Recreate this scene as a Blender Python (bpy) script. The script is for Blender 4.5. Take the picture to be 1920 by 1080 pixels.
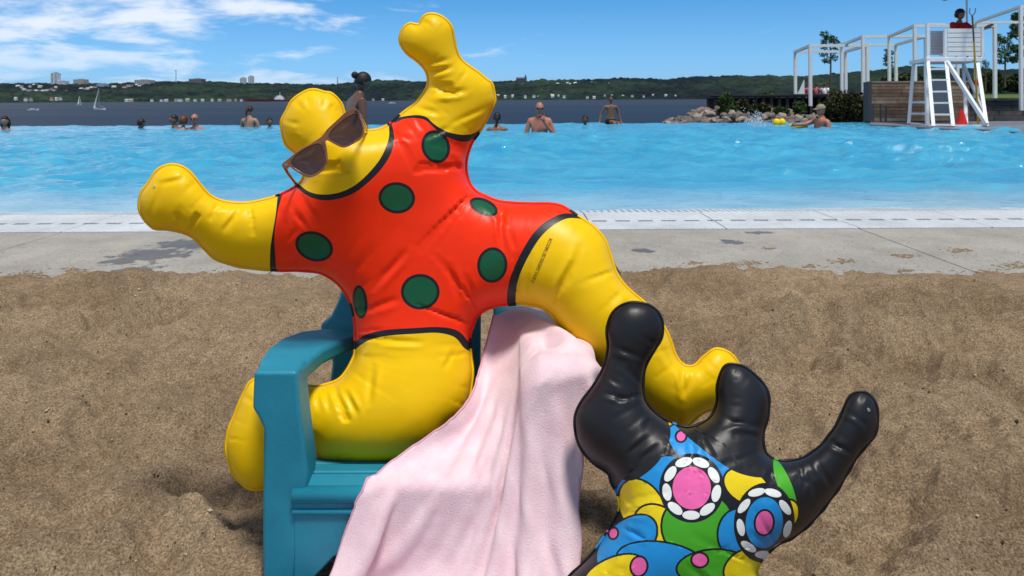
import bpy, bmesh, math, random
import numpy as np
from mathutils import Vector, Matrix
from mathutils.geometry import delaunay_2d_cdt
from mathutils.bvhtree import BVHTree

scene = bpy.context.scene
for o in list(bpy.data.objects):
    bpy.data.objects.remove(o)
C = scene.collection

# ------------------------------------------------------------------ camera
F = 1386.0                 # focal length in photo pixels (1920 wide)
HC = 0.72                  # camera height above the sand
CX, CY = 960.0, 184.7      # principal point (level camera, shifted lens)
ROLL = -0.005
cam_d = bpy.data.cameras.new('camera')
cam = bpy.data.objects.new('camera', cam_d); C.objects.link(cam)
cam.location = (0, 0, HC)
cam.matrix_world = Matrix.Translation((0, 0, HC)) @ Matrix.Rotation(math.pi/2, 4, 'X') @ Matrix.Rotation(ROLL, 4, 'Z')
cam_d.sensor_width = 36.0
cam_d.lens = 36.0*F/1920
cam_d.shift_y = -(540-CY)/1920
cam_d.clip_start = 0.05
cam_d.clip_end = 60000
cam_d.dof.use_dof = True
cam_d.dof.focus_distance = 1.2
cam_d.dof.aperture_fstop = 20
scene.camera = cam

# ------------------------------------------------------------------ world + sun
SUN_EL, SUN_AZ = 70.0, 30.0      # azimuth of the sun measured from -Y (behind camera) toward +X
w = bpy.data.worlds.new('World'); scene.world = w; w.use_nodes = True
nt = w.node_tree; nt.nodes.clear()
def N(t, **k):
    n = nt.nodes.new(t)
    for a, b in k.items(): setattr(n, a, b)
    return n
out = N('ShaderNodeOutputWorld'); bg = N('ShaderNodeBackground')
sky = N('ShaderNodeTexSky', sky_type='NISHITA', sun_disc=False)
az = math.radians(SUN_AZ); el = math.radians(SUN_EL)
sun_dir = Vector((math.sin(az)*math.cos(el), -math.cos(az)*math.cos(el), math.sin(el)))
sky.sun_elevation = el
sky.sun_rotation = math.atan2(sun_dir.x, sun_dir.y)
sky.air_density = 1.0; sky.dust_density = 0.5; sky.ozone_density = 1.0
geo = N('ShaderNodeTexCoord'); sep = N('ShaderNodeSeparateXYZ')
nt.links.new(geo.outputs['Generated'], sep.inputs[0])
def M(op, a, b=None, c=None, clamp=False):
    n = N('ShaderNodeMath', operation=op); n.use_clamp = clamp
    for i, v in enumerate((a, b, c)):
        if v is None: continue
        if isinstance(v, (int, float)): n.inputs[i].default_value = v
        else: nt.links.new(v, n.inputs[i])
    return n.outputs[0]
zc = M('MAXIMUM', sep.outputs[2], 0.0)
den = M('ADD', zc, 0.17)
# the Nishita sky keeps its brightness; its hue follows the strong clear blue of the photograph
bw = N('ShaderNodeRGBToBW'); nt.links.new(sky.outputs[0], bw.inputs[0])
hue = N('ShaderNodeValToRGB'); nt.links.new(zc, hue.inputs[0])
e_ = hue.color_ramp.elements
e_[0].position = 0.0; e_[0].color = (0.52, 0.86, 1.18, 1); e_[1].position = 1.0; e_[1].color = (0.74, 0.92, 1.25, 1)
for p_, c_ in ((0.04, (0.36, 0.82, 1.32, 1)), (0.14, (0.185, 0.72, 1.55, 1)), (0.4, (0.60, 0.88, 1.32, 1))):
    x_ = hue.color_ramp.elements.new(p_); x_.color = c_
tint = N('ShaderNodeMix', data_type='RGBA', blend_type='MULTIPLY'); tint.inputs[0].default_value = 1.0
nt.links.new(bw.outputs[0], tint.inputs[6]); nt.links.new(hue.outputs[0], tint.inputs[7])
comb = N('ShaderNodeCombineXYZ')
nt.links.new(M('DIVIDE', sep.outputs[0], den), comb.inputs[0])
nt.links.new(M('DIVIDE', sep.outputs[1], den), comb.inputs[1])
comb.inputs[2].default_value = 0.0
n1 = N('ShaderNodeTexNoise'); n1.inputs['Scale'].default_value = 1.75; n1.inputs['Detail'].default_value = 9; n1.inputs['Roughness'].default_value = 0.58; n1.inputs['Distortion'].default_value = 0.3
mp = N('ShaderNodeMapping'); mp.inputs['Location'].default_value = (5.3, 2.2, 0.0)
nt.links.new(comb.outputs[0], mp.inputs[0]); nt.links.new(mp.outputs[0], n1.inputs['Vector'])
n2 = N('ShaderNodeTexNoise'); n2.inputs['Scale'].default_value = 0.16; n2.inputs['Detail'].default_value = 2
nt.links.new(mp.outputs[0], n2.inputs['Vector'])
# coverage thins out toward the right of the view (east), as in the photograph
cov = M('MULTIPLY_ADD', sep.outputs[0], -0.34, -0.055)
fld = M('ADD', M('ADD', n1.outputs[0], M('MULTIPLY', M('SUBTRACT', n2.outputs[0], 0.5), 0.55)), cov)
mr = N('ShaderNodeMapRange', interpolation_type='SMOOTHSTEP'); nt.links.new(fld, mr.inputs[0])
mr.inputs[1].default_value = 0.55; mr.inputs[2].default_value = 0.74
cmix = N('ShaderNodeMix', data_type='RGBA')
lowf = N('ShaderNodeMapRange'); nt.links.new(zc, lowf.inputs[0]); lowf.inputs[1].default_value = 0.0; lowf.inputs[2].default_value = 0.09; lowf.inputs[3].default_value = 0.25; lowf.inputs[4].default_value = 0.85
nt.links.new(M('MULTIPLY', mr.outputs[0], lowf.outputs[0]), cmix.inputs[0])
nt.links.new(tint.outputs[2], cmix.inputs[6]); cmix.inputs[7].default_value = (8.2, 8.6, 9.4, 1)
nt.links.new(cmix.outputs[2], bg.inputs[0]); bg.inputs[1].default_value = 0.10
nt.links.new(bg.outputs[0], out.inputs[0])

sd = bpy.data.lights.new('sun', 'SUN'); sd.energy = 3.3; sd.angle = math.radians(11); sd.color = (1.0, 0.95, 0.87)
so = bpy.data.objects.new('sun', sd); C.objects.link(so)
so.rotation_euler = sun_dir.to_track_quat('Z', 'Y').to_euler()
scene.view_settings.view_transform = 'Standard'; scene.view_settings.look = 'None'
scene.view_settings.exposure = 0.18; scene.view_settings.gamma = 1.0
scene.view_settings.use_curve_mapping = False

# ------------------------------------------------------------------ pixel -> world helpers
_c, _s = math.cos(ROLL), math.sin(ROLL)
def P(px, py, d):
    u = (px-CX)/F; v = (CY-py)/F
    return Vector(((u*_c - v*_s)*d, d, HC + (u*_s + v*_c)*d))
def Pn(px, py, d):
    u = (px-CX)/F; v = (CY-py)/F
    return np.stack([(u*_c - v*_s)*d, d*np.ones_like(px), HC + (u*_s + v*_c)*d], -1)
def gp(px, py, z):
    u = (px-CX)/F; v = (CY-py)/F
    d = (z-HC)/(u*_s + v*_c)
    return P(px, py, d)

# ------------------------------------------------------------------ materials
MATS = {}
def mat(name, col, rough=0.6, spec=0.5, bump=None, var=None, metal=0.0, sheen=0.0, trans=0.0, ior=1.45, coat=0.0, emit=None, bump2=None):
    """bump=(scale,strength,distance) ; var=(scale, amount) value variation by noise; var may carry a second colour"""
    if name in MATS: return MATS[name]
    m = bpy.data.materials.new(name); m.use_nodes = True
    t = m.node_tree; b = t.nodes['Principled BSDF']
    b.inputs['Base Color'].default_value = (*col, 1); b.inputs['Roughness'].default_value = rough
    b.inputs['Specular IOR Level'].default_value = spec; b.inputs['Metallic'].default_value = metal
    b.inputs['Sheen Weight'].default_value = sheen; b.inputs['Transmission Weight'].default_value = trans
    b.inputs['IOR'].default_value = ior; b.inputs['Coat Weight'].default_value = coat
    tc = t.nodes.new('ShaderNodeTexCoord')
    if var:
        n = t.nodes.new('ShaderNodeTexNoise'); n.inputs['Scale'].default_value = var[0]; n.inputs['Detail'].default_value = 6; n.inputs['Roughness'].default_value = 0.65
        t.links.new(tc.outputs['Object'], n.inputs['Vector'])
        r = t.nodes.new('ShaderNodeValToRGB')
        r.color_ramp.elements[0].position = 0.32; r.color_ramp.elements[1].position = 0.68
        c2 = var[2] if len(var) > 2 else tuple(min(1, c*(1+var[1])) for c in col)
        c1 = tuple(c*(1-var[1]) for c in col)
        r.color_ramp.elements[0].color = (*c1, 1); r.color_ramp.elements[1].color = (*c2, 1)
        t.links.new(n.outputs[0], r.inputs[0]); t.links.new(r.outputs[0], b.inputs['Base Color'])
    prev = None
    for bb in (bump, bump2):
        if not bb: continue
        n = t.nodes.new('ShaderNodeTexNoise'); n.inputs['Scale'].default_value = bb[0]; n.inputs['Detail'].default_value = 5
        t.links.new(tc.outputs['Object'], n.inputs['Vector'])
        bp = t.nodes.new('ShaderNodeBump'); bp.inputs['Strength'].default_value = bb[1]; bp.inputs['Distance'].default_value = bb[2]
        t.links.new(n.outputs[0], bp.inputs['Height'])
        if prev: t.links.new(prev.outputs[0], bp.inputs['Normal'])
        t.links.new(bp.outputs[0], b.inputs['Normal']); prev = bp
    MATS[name] = m
    return m

YEL = mat('yellow_vinyl', (0.86, 0.53, 0.002), 0.38, 0.24, bump=(900, 0.10, 0.0006), bump2=(45, 0.04, 0.004), var=(6, 0.04))
ORA = mat('orange_vinyl', (0.96, 0.034, 0.004), 0.38, 0.24, bump=(900, 0.10, 0.0006), bump2=(45, 0.04, 0.004), var=(6, 0.04))
BLKP = mat('black_print', (0.012, 0.013, 0.017), 0.40, 0.35, bump=(900, 0.10, 0.0006))
GRNP = mat('green_print', (0.006, 0.095, 0.036), 0.36, 0.4, bump=(900, 0.10, 0.0006))
BLKV = mat('black_vinyl', (0.011, 0.011, 0.014), 0.42, 0.42, bump=(900, 0.12, 0.0006), bump2=(40, 0.04, 0.004))
BLUP = mat('blue_print', (0.015, 0.26, 0.62), 0.45, 0.3, bump=(900, 0.1, 0.0006))
YELP = mat('yellow_print', (0.80, 0.60, 0.01), 0.45, 0.3, bump=(900, 0.1, 0.0006))
GREP = mat('lime_print', (0.06, 0.36, 0.02), 0.45, 0.3, bump=(900, 0.1, 0.0006))
PNKP = mat('pink_print', (0.80, 0.13, 0.38), 0.45, 0.3, bump=(900, 0.1, 0.0006))
WHTP = mat('white_print', (0.78, 0.80, 0.78), 0.45, 0.3, bump=(900, 0.1, 0.0006))
TEAL = mat('teal_plastic', (0.013, 0.215, 0.315), 0.46, 0.45, bump=(260, 0.16, 0.002), var=(9, 0.12), bump2=(25, 0.06, 0.01))
WHITE = mat('white_paint', (0.74, 0.76, 0.78), 0.45, 0.4, var=(3, 0.06))
GREYP = mat('grey_paint', (0.30, 0.32, 0.34), 0.5, 0.4)
SKIN1 = mat('skin_light', (0.40, 0.21, 0.14), 0.5, 0.35, var=(9, 0.10))
SKIN2 = mat('skin_tan', (0.21, 0.10, 0.058), 0.45, 0.4, var=(9, 0.10))
SKIN3 = mat('skin_dark', (0.125, 0.055, 0.032), 0.42, 0.45, var=(9, 0.10))
SKINR = mat('skin_ruddy', (0.40, 0.155, 0.105), 0.45, 0.4, var=(9, 0.10))
HAIRB = mat('hair_black', (0.012, 0.010, 0.009), 0.5, 0.4, bump=(60, 0.5, 0.01))
HAIRR = mat('hair_auburn', (0.10, 0.028, 0.012), 0.5, 0.4, bump=(60, 0.5, 0.01))
HAIRN = mat('hair_brown', (0.035, 0.018, 0.010), 0.5, 0.4, bump=(60, 0.5, 0.01))
BLKC = mat('black_cloth', (0.012, 0.012, 0.015), 0.8, 0.2)
REDC = mat('red_cloth', (0.42, 0.012, 0.012), 0.8, 0.2)
YELF = mat('yellow_foam', (0.85, 0.58, 0.01), 0.5, 0.3)
LEAF = mat('leaf_green', (0.045, 0.10, 0.018), 0.55, 0.3, var=(1.5, 0.4))
LEAFD = mat('leaf_dark', (0.035, 0.055, 0.016), 0.6, 0.25, var=(1.2, 0.45))
BARK = mat('bark', (0.10, 0.075, 0.055), 0.85, 0.2)

# ------------------------------------------------------------------ object helpers
def link(o): C.objects.link(o); return o
def thing(name, label, cat, loc=(0, 0, 0), group=None):
    o = link(bpy.data.objects.new(name, None)); o.location = loc; o.empty_display_size = 0.1
    o['label'] = label; o['category'] = cat
    if group: o['group'] = group
    return o
def tag(o, label, cat, group=None):
    o['label'] = label; o['category'] = cat
    if group: o['group'] = group
    return o
def mesh_from(name, verts, faces, mats, idx=None, smooth=False):
    me = bpy.data.meshes.new(name)
    me.from_pydata([tuple(v) for v in verts], [], [tuple(f) for f in faces])
    if not isinstance(mats, (list, tuple)): mats = [mats]
    for m in mats: me.materials.append(m)
    if idx is not None: me.polygons.foreach_set('material_index', np.asarray(idx, dtype=np.int32))
    if smooth: me.polygons.foreach_set('use_smooth', np.ones(len(me.polygons), dtype=bool))
    me.update()
    return me
def part(name, me, parent=None, label=None, kind=None):
    """mesh is in world coordinates; it is moved to its parent's origin"""
    o = link(bpy.data.objects.new(name, me))
    if parent is not None:
        off = Vector(parent.location) if parent.parent is None else Vector(parent.location)+Vector(parent.parent.location)
        if parent.parent is not None and parent.parent.parent is not None: off += Vector(parent.parent.parent.location)
        me.transform(Matrix.Translation(-off)); o.parent = parent
    if label: o['label'] = label
    if kind: o['kind'] = kind
    return o

class MB:
    def __init__(s): s.v = []; s.f = []; s.i = []; s.mi = 0
    def add(s, vs, fs):
        n = len(s.v); s.v += [Vector(q) for q in vs]; s.f += [tuple(a+n for a in f) for f in fs]; s.i += [s.mi]*len(fs); return s
    def box(s, x0, x1, y0, y1, z0, z1):
        return s.add([(x0,y0,z0),(x1,y0,z0),(x1,y1,z0),(x0,y1,z0),(x0,y0,z1),(x1,y0,z1),(x1,y1,z1),(x0,y1,z1)],
                     [(0,3,2,1),(4,5,6,7),(0,1,5,4),(1,2,6,5),(2,3,7,6),(3,0,4,7)])
    def beam(s, a, b, w, h, up=(0,0,1)):
        a, b = Vector(a), Vector(b); t = (b-a).normalized(); up = Vector(up)
        if abs(t.dot(up)) > 0.95: up = Vector((0,1,0))
        r = t.cross(up).normalized()*w/2; u = r.cross(t).normalized()*h/2
        vs = [a-r-u, a+r-u, a+r+u, a-r+u, b-r-u, b+r-u, b+r+u, b-r+u]
        return s.add(vs, [(0,3,2,1),(4,5,6,7),(0,1,5,4),(1,2,6,5),(2,3,7,6),(3,0,4,7)])
    def tube(s, path, rad, n=8, cap=True):
        path = [Vector(p) for p in path]
        if isinstance(rad, (int, float)): rad = [rad]*len(path)
        vs = []; fs = []; prev = None
        for k, p in enumerate(path):
            t = (path[min(k+1, len(path)-1)]-path[max(k-1, 0)]).normalized()
            a = prev if prev is not None else Vector((0,0,1)) if abs(t.z) < 0.9 else Vector((1,0,0))
            u = (a - t*a.dot(t)).normalized(); prev = u; vv = t.cross(u)
            for j in range(n):
                th = 2*math.pi*j/n; vs.append(p+(u*math.cos(th)+vv*math.sin(th))*rad[k])
        for k in range(len(path)-1):
            for j in range(n):
                fs.append((k*n+j, k*n+(j+1)%n, (k+1)*n+(j+1)%n, (k+1)*n+j))
        if cap:
            fs.append(tuple(range(n-1, -1, -1))); fs.append(tuple((len(path)-1)*n+j for j in range(n)))
        return s.add(vs, fs)
    def prism(s, poly, vec):
        """closed polygon (3-D points, planar) extruded along vec"""
        n = len(poly); vec = Vector(vec)
        vs = [Vector(p) for p in poly]+[Vector(p)+vec for p in poly]
        return s.add(vs, [tuple(range(n)), tuple(range(2*n-1, n-1, -1))]+[(k, k+n, (k+1) % n+n, (k+1) % n) for k in range(n)])
    def ball(s, c, r, nu=12, nv=8, fn=None):
        c = Vector(c); r = Vector(r) if not isinstance(r, (int, float)) else Vector((r, r, r))
        vs = [c+Vector((0, 0, -r.z))]; fs = []
        for a in range(1, nv):
            ph = math.pi*a/nv - math.pi/2
            for b in range(nu):
                th = 2*math.pi*b/nu
                vs.append(c+Vector((r.x*math.cos(ph)*math.cos(th), r.y*math.cos(ph)*math.sin(th), r.z*math.sin(ph))))
        vs.append(c+Vector((0, 0, r.z)))
        if fn: vs = [fn(v) for v in vs]
        for b in range(nu):
            fs.append((0, 1+(b+1) % nu, 1+b)); fs.append((len(vs)-1, 1+(nv-2)*nu+b, 1+(nv-2)*nu+(b+1) % nu))
        for a in range(nv-2):
            for b in range(nu):
                fs.append((1+a*nu+b, 1+a*nu+(b+1) % nu, 1+(a+1)*nu+(b+1) % nu, 1+(a+1)*nu+b))
        return s.add(vs, fs)
    def mesh(s, name, mats, smooth=False, recalc=True):
        me = mesh_from(name, s.v, s.f, mats, s.i, smooth)
        if recalc:
            bm = bmesh.new(); bm.from_mesh(me); bmesh.ops.recalc_face_normals(bm, faces=bm.faces); bm.to_mesh(me); bm.free()
        return me
    def build(s, name, mats, parent=None, smooth=False, bevel=0, seg=2, label=None, kind=None, sub=0):
        o = part(name, s.mesh(name, mats, smooth), parent, label, kind)
        if bevel:
            b = o.modifiers.new('bevel', 'BEVEL'); b.width = bevel; b.segments = seg; b.limit_method = 'ANGLE'; b.angle_limit = 0.6
            if smooth is False: o.data.polygons.foreach_set('use_smooth', np.ones(len(o.data.polygons), dtype=bool))
            b.harden_normals = True
        return o
def structure(o): o['kind'] = 'structure'; return o

# ------------------------------------------------------------------ value noise
def _hash(ix, iy, seed):
    h = (ix.astype(np.int64)*374761393 + iy.astype(np.int64)*668265263 + seed*1442695041) & 0xffffffff
    h = ((h ^ (h >> 13))*1274126177) & 0xffffffff
    return ((h ^ (h >> 16)) & 0xffff)/65535.0
def vnoise(x, y, seed=0):
    ix = np.floor(x); iy = np.floor(y); fx = x-ix; fy = y-iy
    fx = fx*fx*(3-2*fx); fy = fy*fy*(3-2*fy)
    a = _hash(ix, iy, seed); b = _hash(ix+1, iy, seed); c = _hash(ix, iy+1, seed); d = _hash(ix+1, iy+1, seed)
    return (a*(1-fx)+b*fx)*(1-fy)+(c*(1-fx)+d*fx)*fy - 0.5
def fbm(x, y, octv=5, seed=0, gain=0.5):
    s = 0; a = 1.0
    for k in range(octv):
        s = s+a*vnoise(x*2**k+17.3*k, y*2**k-9.1*k, seed+k); a *= gain
    return s
def grid_mesh(name, X, Y, Z, mats, smooth=True):
    ny, nx = X.shape
    v = np.stack([X.ravel(), Y.ravel(), Z.ravel()], -1)
    i = np.arange(nx*ny).reshape(ny, nx)
    f = np.stack([i[:-1, :-1].ravel(), i[:-1, 1:].ravel(), i[1:, 1:].ravel(), i[1:, :-1].ravel()], -1)
    me = bpy.data.meshes.new(name)
    me.vertices.add(len(v)); me.vertices.foreach_set('co', v.ravel())
    me.loops.add(f.size); me.loops.foreach_set('vertex_index', f.ravel().astype(np.int32))
    me.polygons.add(len(f)); me.polygons.foreach_set('loop_start', np.arange(0, f.size, 4, dtype=np.int32))
    me.polygons.foreach_set('loop_total', np.full(len(f), 4, dtype=np.int32))
    if smooth: me.polygons.foreach_set('use_smooth', np.ones(len(f), dtype=bool))
    me.materials.append(mats); me.update(calc_edges=True); me.validate()
    return me
Z_DECK = 0.066
Z_WATER = 0.060

# ================================================================== SETTING
def sstep(a, b, x):
    t = np.clip((x-a)/(b-a), 0, 1); return t*t*(3-2*t)

# ---- sand
def sand_material():
    m = bpy.data.materials.new('sand'); m.use_nodes = True; t = m.node_tree; b = t.nodes['Principled BSDF']
    tc = t.nodes.new('ShaderNodeTexCoord')
    def noise(sc, det, ro=0.6):
        n = t.nodes.new('ShaderNodeTexNoise'); n.inputs['Scale'].default_value = sc; n.inputs['Detail'].default_value = det; n.inputs['Roughness'].default_value = ro
        t.links.new(tc.outputs['Object'], n.inputs['Vector']); return n
    big = noise(3.0, 5); grain = noise(240, 4, 0.8); mid = noise(38, 6, 0.75)
    r1 = t.nodes.new('ShaderNodeValToRGB'); r1.color_ramp.elements[0].position = 0.34; r1.color_ramp.elements[1].position = 0.66
    r1.color_ramp.elements[0].color = (0.228, 0.160, 0.098, 1); r1.color_ramp.elements[1].color = (0.335, 0.248, 0.158, 1)
    t.links.new(big.outputs[0], r1.inputs[0])
    r2 = t.nodes.new('ShaderNodeValToRGB'); r2.color_ramp.elements[0].position = 0.36; r2.color_ramp.elements[1].position = 0.64
    r2.color_ramp.elements[0].color = (0.38, 0.36, 0.35, 1); r2.color_ramp.elements[1].color = (1.50, 1.50, 1.50, 1)
    t.links.new(grain.outputs[0], r2.inputs[0])
    r3 = t.nodes.new('ShaderNodeValToRGB'); r3.color_ramp.elements[0].position = 0.35; r3.color_ramp.elements[1].position = 0.62
    r3.color_ramp.elements[0].color = (0.76, 0.74, 0.72, 1); r3.color_ramp.elements[1].color = (1.12, 1.12, 1.12, 1)
    t.links.new(mid.outputs[0], r3.inputs[0])
    x1 = t.nodes.new('ShaderNodeMix'); x1.data_type = 'RGBA'; x1.blend_type = 'MULTIPLY'; x1.inputs[0].default_value = 1
    x2 = t.nodes.new('ShaderNodeMix'); x2.data_type = 'RGBA'; x2.blend_type = 'MULTIPLY'; x2.inputs[0].default_value = 1
    t.links.new(r1.outputs[0], x1.inputs[6]); t.links.new(r2.outputs[0], x1.inputs[7])
    t.links.new(x1.outputs[2], x2.inputs[6]); t.links.new(r3.outputs[0], x2.inputs[7])
    t.links.new(x2.outputs[2], b.inputs['Base Color'])
    b.inputs['Roughness'].default_value = 0.92; b.inputs['Specular IOR Level'].default_value = 0.15
    bp = t.nodes.new('ShaderNodeBump'); bp.inputs['Strength'].default_value = 0.9; bp.inputs['Distance'].default_value = 0.003
    t.links.new(grain.outputs[0], bp.inputs['Height'])
    bp2 = t.nodes.new('ShaderNodeBump'); bp2.inputs['Strength'].default_value = 0.75; bp2.inputs['Distance'].default_value = 0.010
    t.links.new(mid.outputs[0], bp2.inputs['Height']); t.links.new(bp.outputs[0], bp2.inputs['Normal'])
    t.links.new(bp2.outputs[0], b.inputs['Normal'])
    return m
SAND = sand_material()
rng = np.random.default_rng(5)
yy = np.geomspace(0.30, 2.95, 430); tt = np.linspace(-1.35, 1.35, 900)
T_, Y_ = np.meshgrid(tt, yy); X_ = T_*(0.92*Y_+0.55)
# jitter sideways so that the fan of columns never shows
X_ = X_ + vnoise(X_*60, Y_*60, 3)*0.002
edge = 2.665 + 0.085*fbm(X_*1.1+3.7, X_*0+2.2, 3, 11) + 0.05*fbm(X_*6, Y_*6, 3, 12)
Zs = sstep(1.15, 2.6, Y_)*(Z_DECK+0.012)
Zs += 0.055*fbm(X_*2.3, Y_*2.6, 3, 1) + 0.050*fbm(X_*7, Y_*8, 4, 2, 0.58)*(1-0.4*sstep(2.3, 2.7, Y_)) + 0.009*fbm(X_*30, Y_*30, 4, 4, .6)
# churned, trampled patches with crisp lips
churn = np.clip(fbm(X_*1.1+9.1, Y_*1.3+4.2, 2, 71)*2.6+.25, 0, 1)
rid = 1-np.abs(fbm(X_*9+3*fbm(X_*4, Y_*4, 2, 72), Y_*11, 3, 73))*2.4
Zs += churn*0.022*np.clip(rid, -.4, 1)**1.0*(1-.6*sstep(2.35, 2.65, Y_))
# footprints and scuffed hollows
for k in range(260):
    y0 = rng.uniform(0.5, 2.5); x0 = rng.uniform(-1.3, 1.3)*(0.92*y0+0.55); r = rng.uniform(0.02, 0.065); a = rng.uniform(0, math.pi); e = rng.uniform(1.2, 2.6)
    dx = X_-x0; dy = Y_-y0; u = (dx*math.cos(a)+dy*math.sin(a))/(r*e); v = (-dx*math.sin(a)+dy*math.cos(a))/r
    q = u*u+v*v; dep = rng.uniform(0.010, 0.034)
    Zs += np.where(q < 9, -dep*np.exp(-q)+0.4*dep*np.exp(-(np.sqrt(q)-1.7)**2*3), 0)
# the big dug hollow with a raised far rim right of the toys
hx, hy = 0.78, 1.83
q = ((X_-hx)/0.42)**2+((Y_-hy)/0.20)**2
Zs += -0.055*np.exp(-q)+0.046*np.exp(-(np.sqrt(q)-1.5)**2*4)*(Y_ > hy) + 0.05*np.exp(-q*0.6)*fbm(X_*16, Y_*16, 4, 8)
for (hx, hy, rx, ry, dp) in ((1.25, 1.95, .30, .12, .045), (.50, 2.10, .16, .07, .034), (.95, 2.22, .22, .06, .030), (1.35, 1.55, .26, .12, .04), (-.95, 1.75, .24, .10, .022), (-1.25, 2.2, .3, .08, .020), (-.62, 2.05, .14, .07, .018), (-.80, 1.35, .16, .10, .020), (.62, 1.38, .14, .08, .016), (1.0, 1.25, .18, .09, .02)):
    q = ((X_-hx)/rx+.5*fbm(X_*5, Y_*5, 2, 41))**2+((Y_-hy)/ry+.6*fbm(X_*6, Y_*6, 2, 42))**2
    Zs += -dp*np.exp(-q)+.7*dp*np.exp(-(np.sqrt(q)-1.6)**2*5)*sstep(-.5, .8, (Y_-hy)/ry)
Zs = np.where(Y_ > 2.30, np.maximum(Zs, Z_DECK+0.006+0.010*fbm(X_*20, Y_*20, 3, 6)), Zs)
Zs -= sstep(-0.012, 0.10, Y_-edge)*0.06
Zs = np.where(Y_ < 0.42, Zs-0.03*(0.42-Y_)/0.12, Zs)
sand = structure(part('sand', grid_mesh('sand', X_, Y_, Zs, SAND)))
b = MB(); b.add([(-60, -60, -0.035), (60, -60, -0.035), (60, 19.1, -0.035), (-60, 19.1, -0.035)], [(0, 1, 2, 3)])
structure(b.build('ground', SAND))

# small pebbles, shell chips and twigs strewn on the sand: nobody could count them
from mathutils import noise as mnoise
def sand_z(x, y):
    iy = min(max(int(np.searchsorted(yy, y)), 0), len(yy)-1); t = x/(0.92*y+0.55)
    ix = min(max(int((t+1.35)/2.7*899), 0), 899)
    return float(Zs[iy, ix])
b = MB(); rr = random.Random(3)
for k in range(2600):
    y = 0.55+2.1*rr.random()**1.3; x = rr.uniform(-1.3, 1.3)*(0.8*y+0.4); s = rr.uniform(0.0010, 0.0034)
    if rr.random() < 0.04: s *= 1.7
    z = sand_z(x, y)+s*0.3; b.mi = 0 if rr.random() < 0.6 else 1
    r_ = [Vector((rr.uniform(.6, 1.3)*s, 0, 0)), Vector((0, rr.uniform(.6, 1.3)*s, 0)), Vector((-rr.uniform(.6, 1.3)*s, 0, 0)), Vector((0, -rr.uniform(.6, 1.3)*s, 0))]
    c = Vector((x, y, z))
    b.add([c+q for q in r_]+[c+Vector((0, 0, s*.8)), c-Vector((0, 0, s))], [(0, 1, 4), (1, 2, 4), (2, 3, 4), (3, 0, 4), (1, 0, 5), (2, 1, 5), (3, 2, 5), (0, 3, 5)])
o = b.build('pebbles', [mat('pebble_dark', (0.05, 0.037, 0.028), 0.8, 0.2), mat('pebble_pale', (0.46, 0.37, 0.27), 0.8, 0.2)])
o['kind'] = 'stuff'; tag(o, 'tiny dark and pale pebbles strewn over the sand', 'pebbles')

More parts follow.
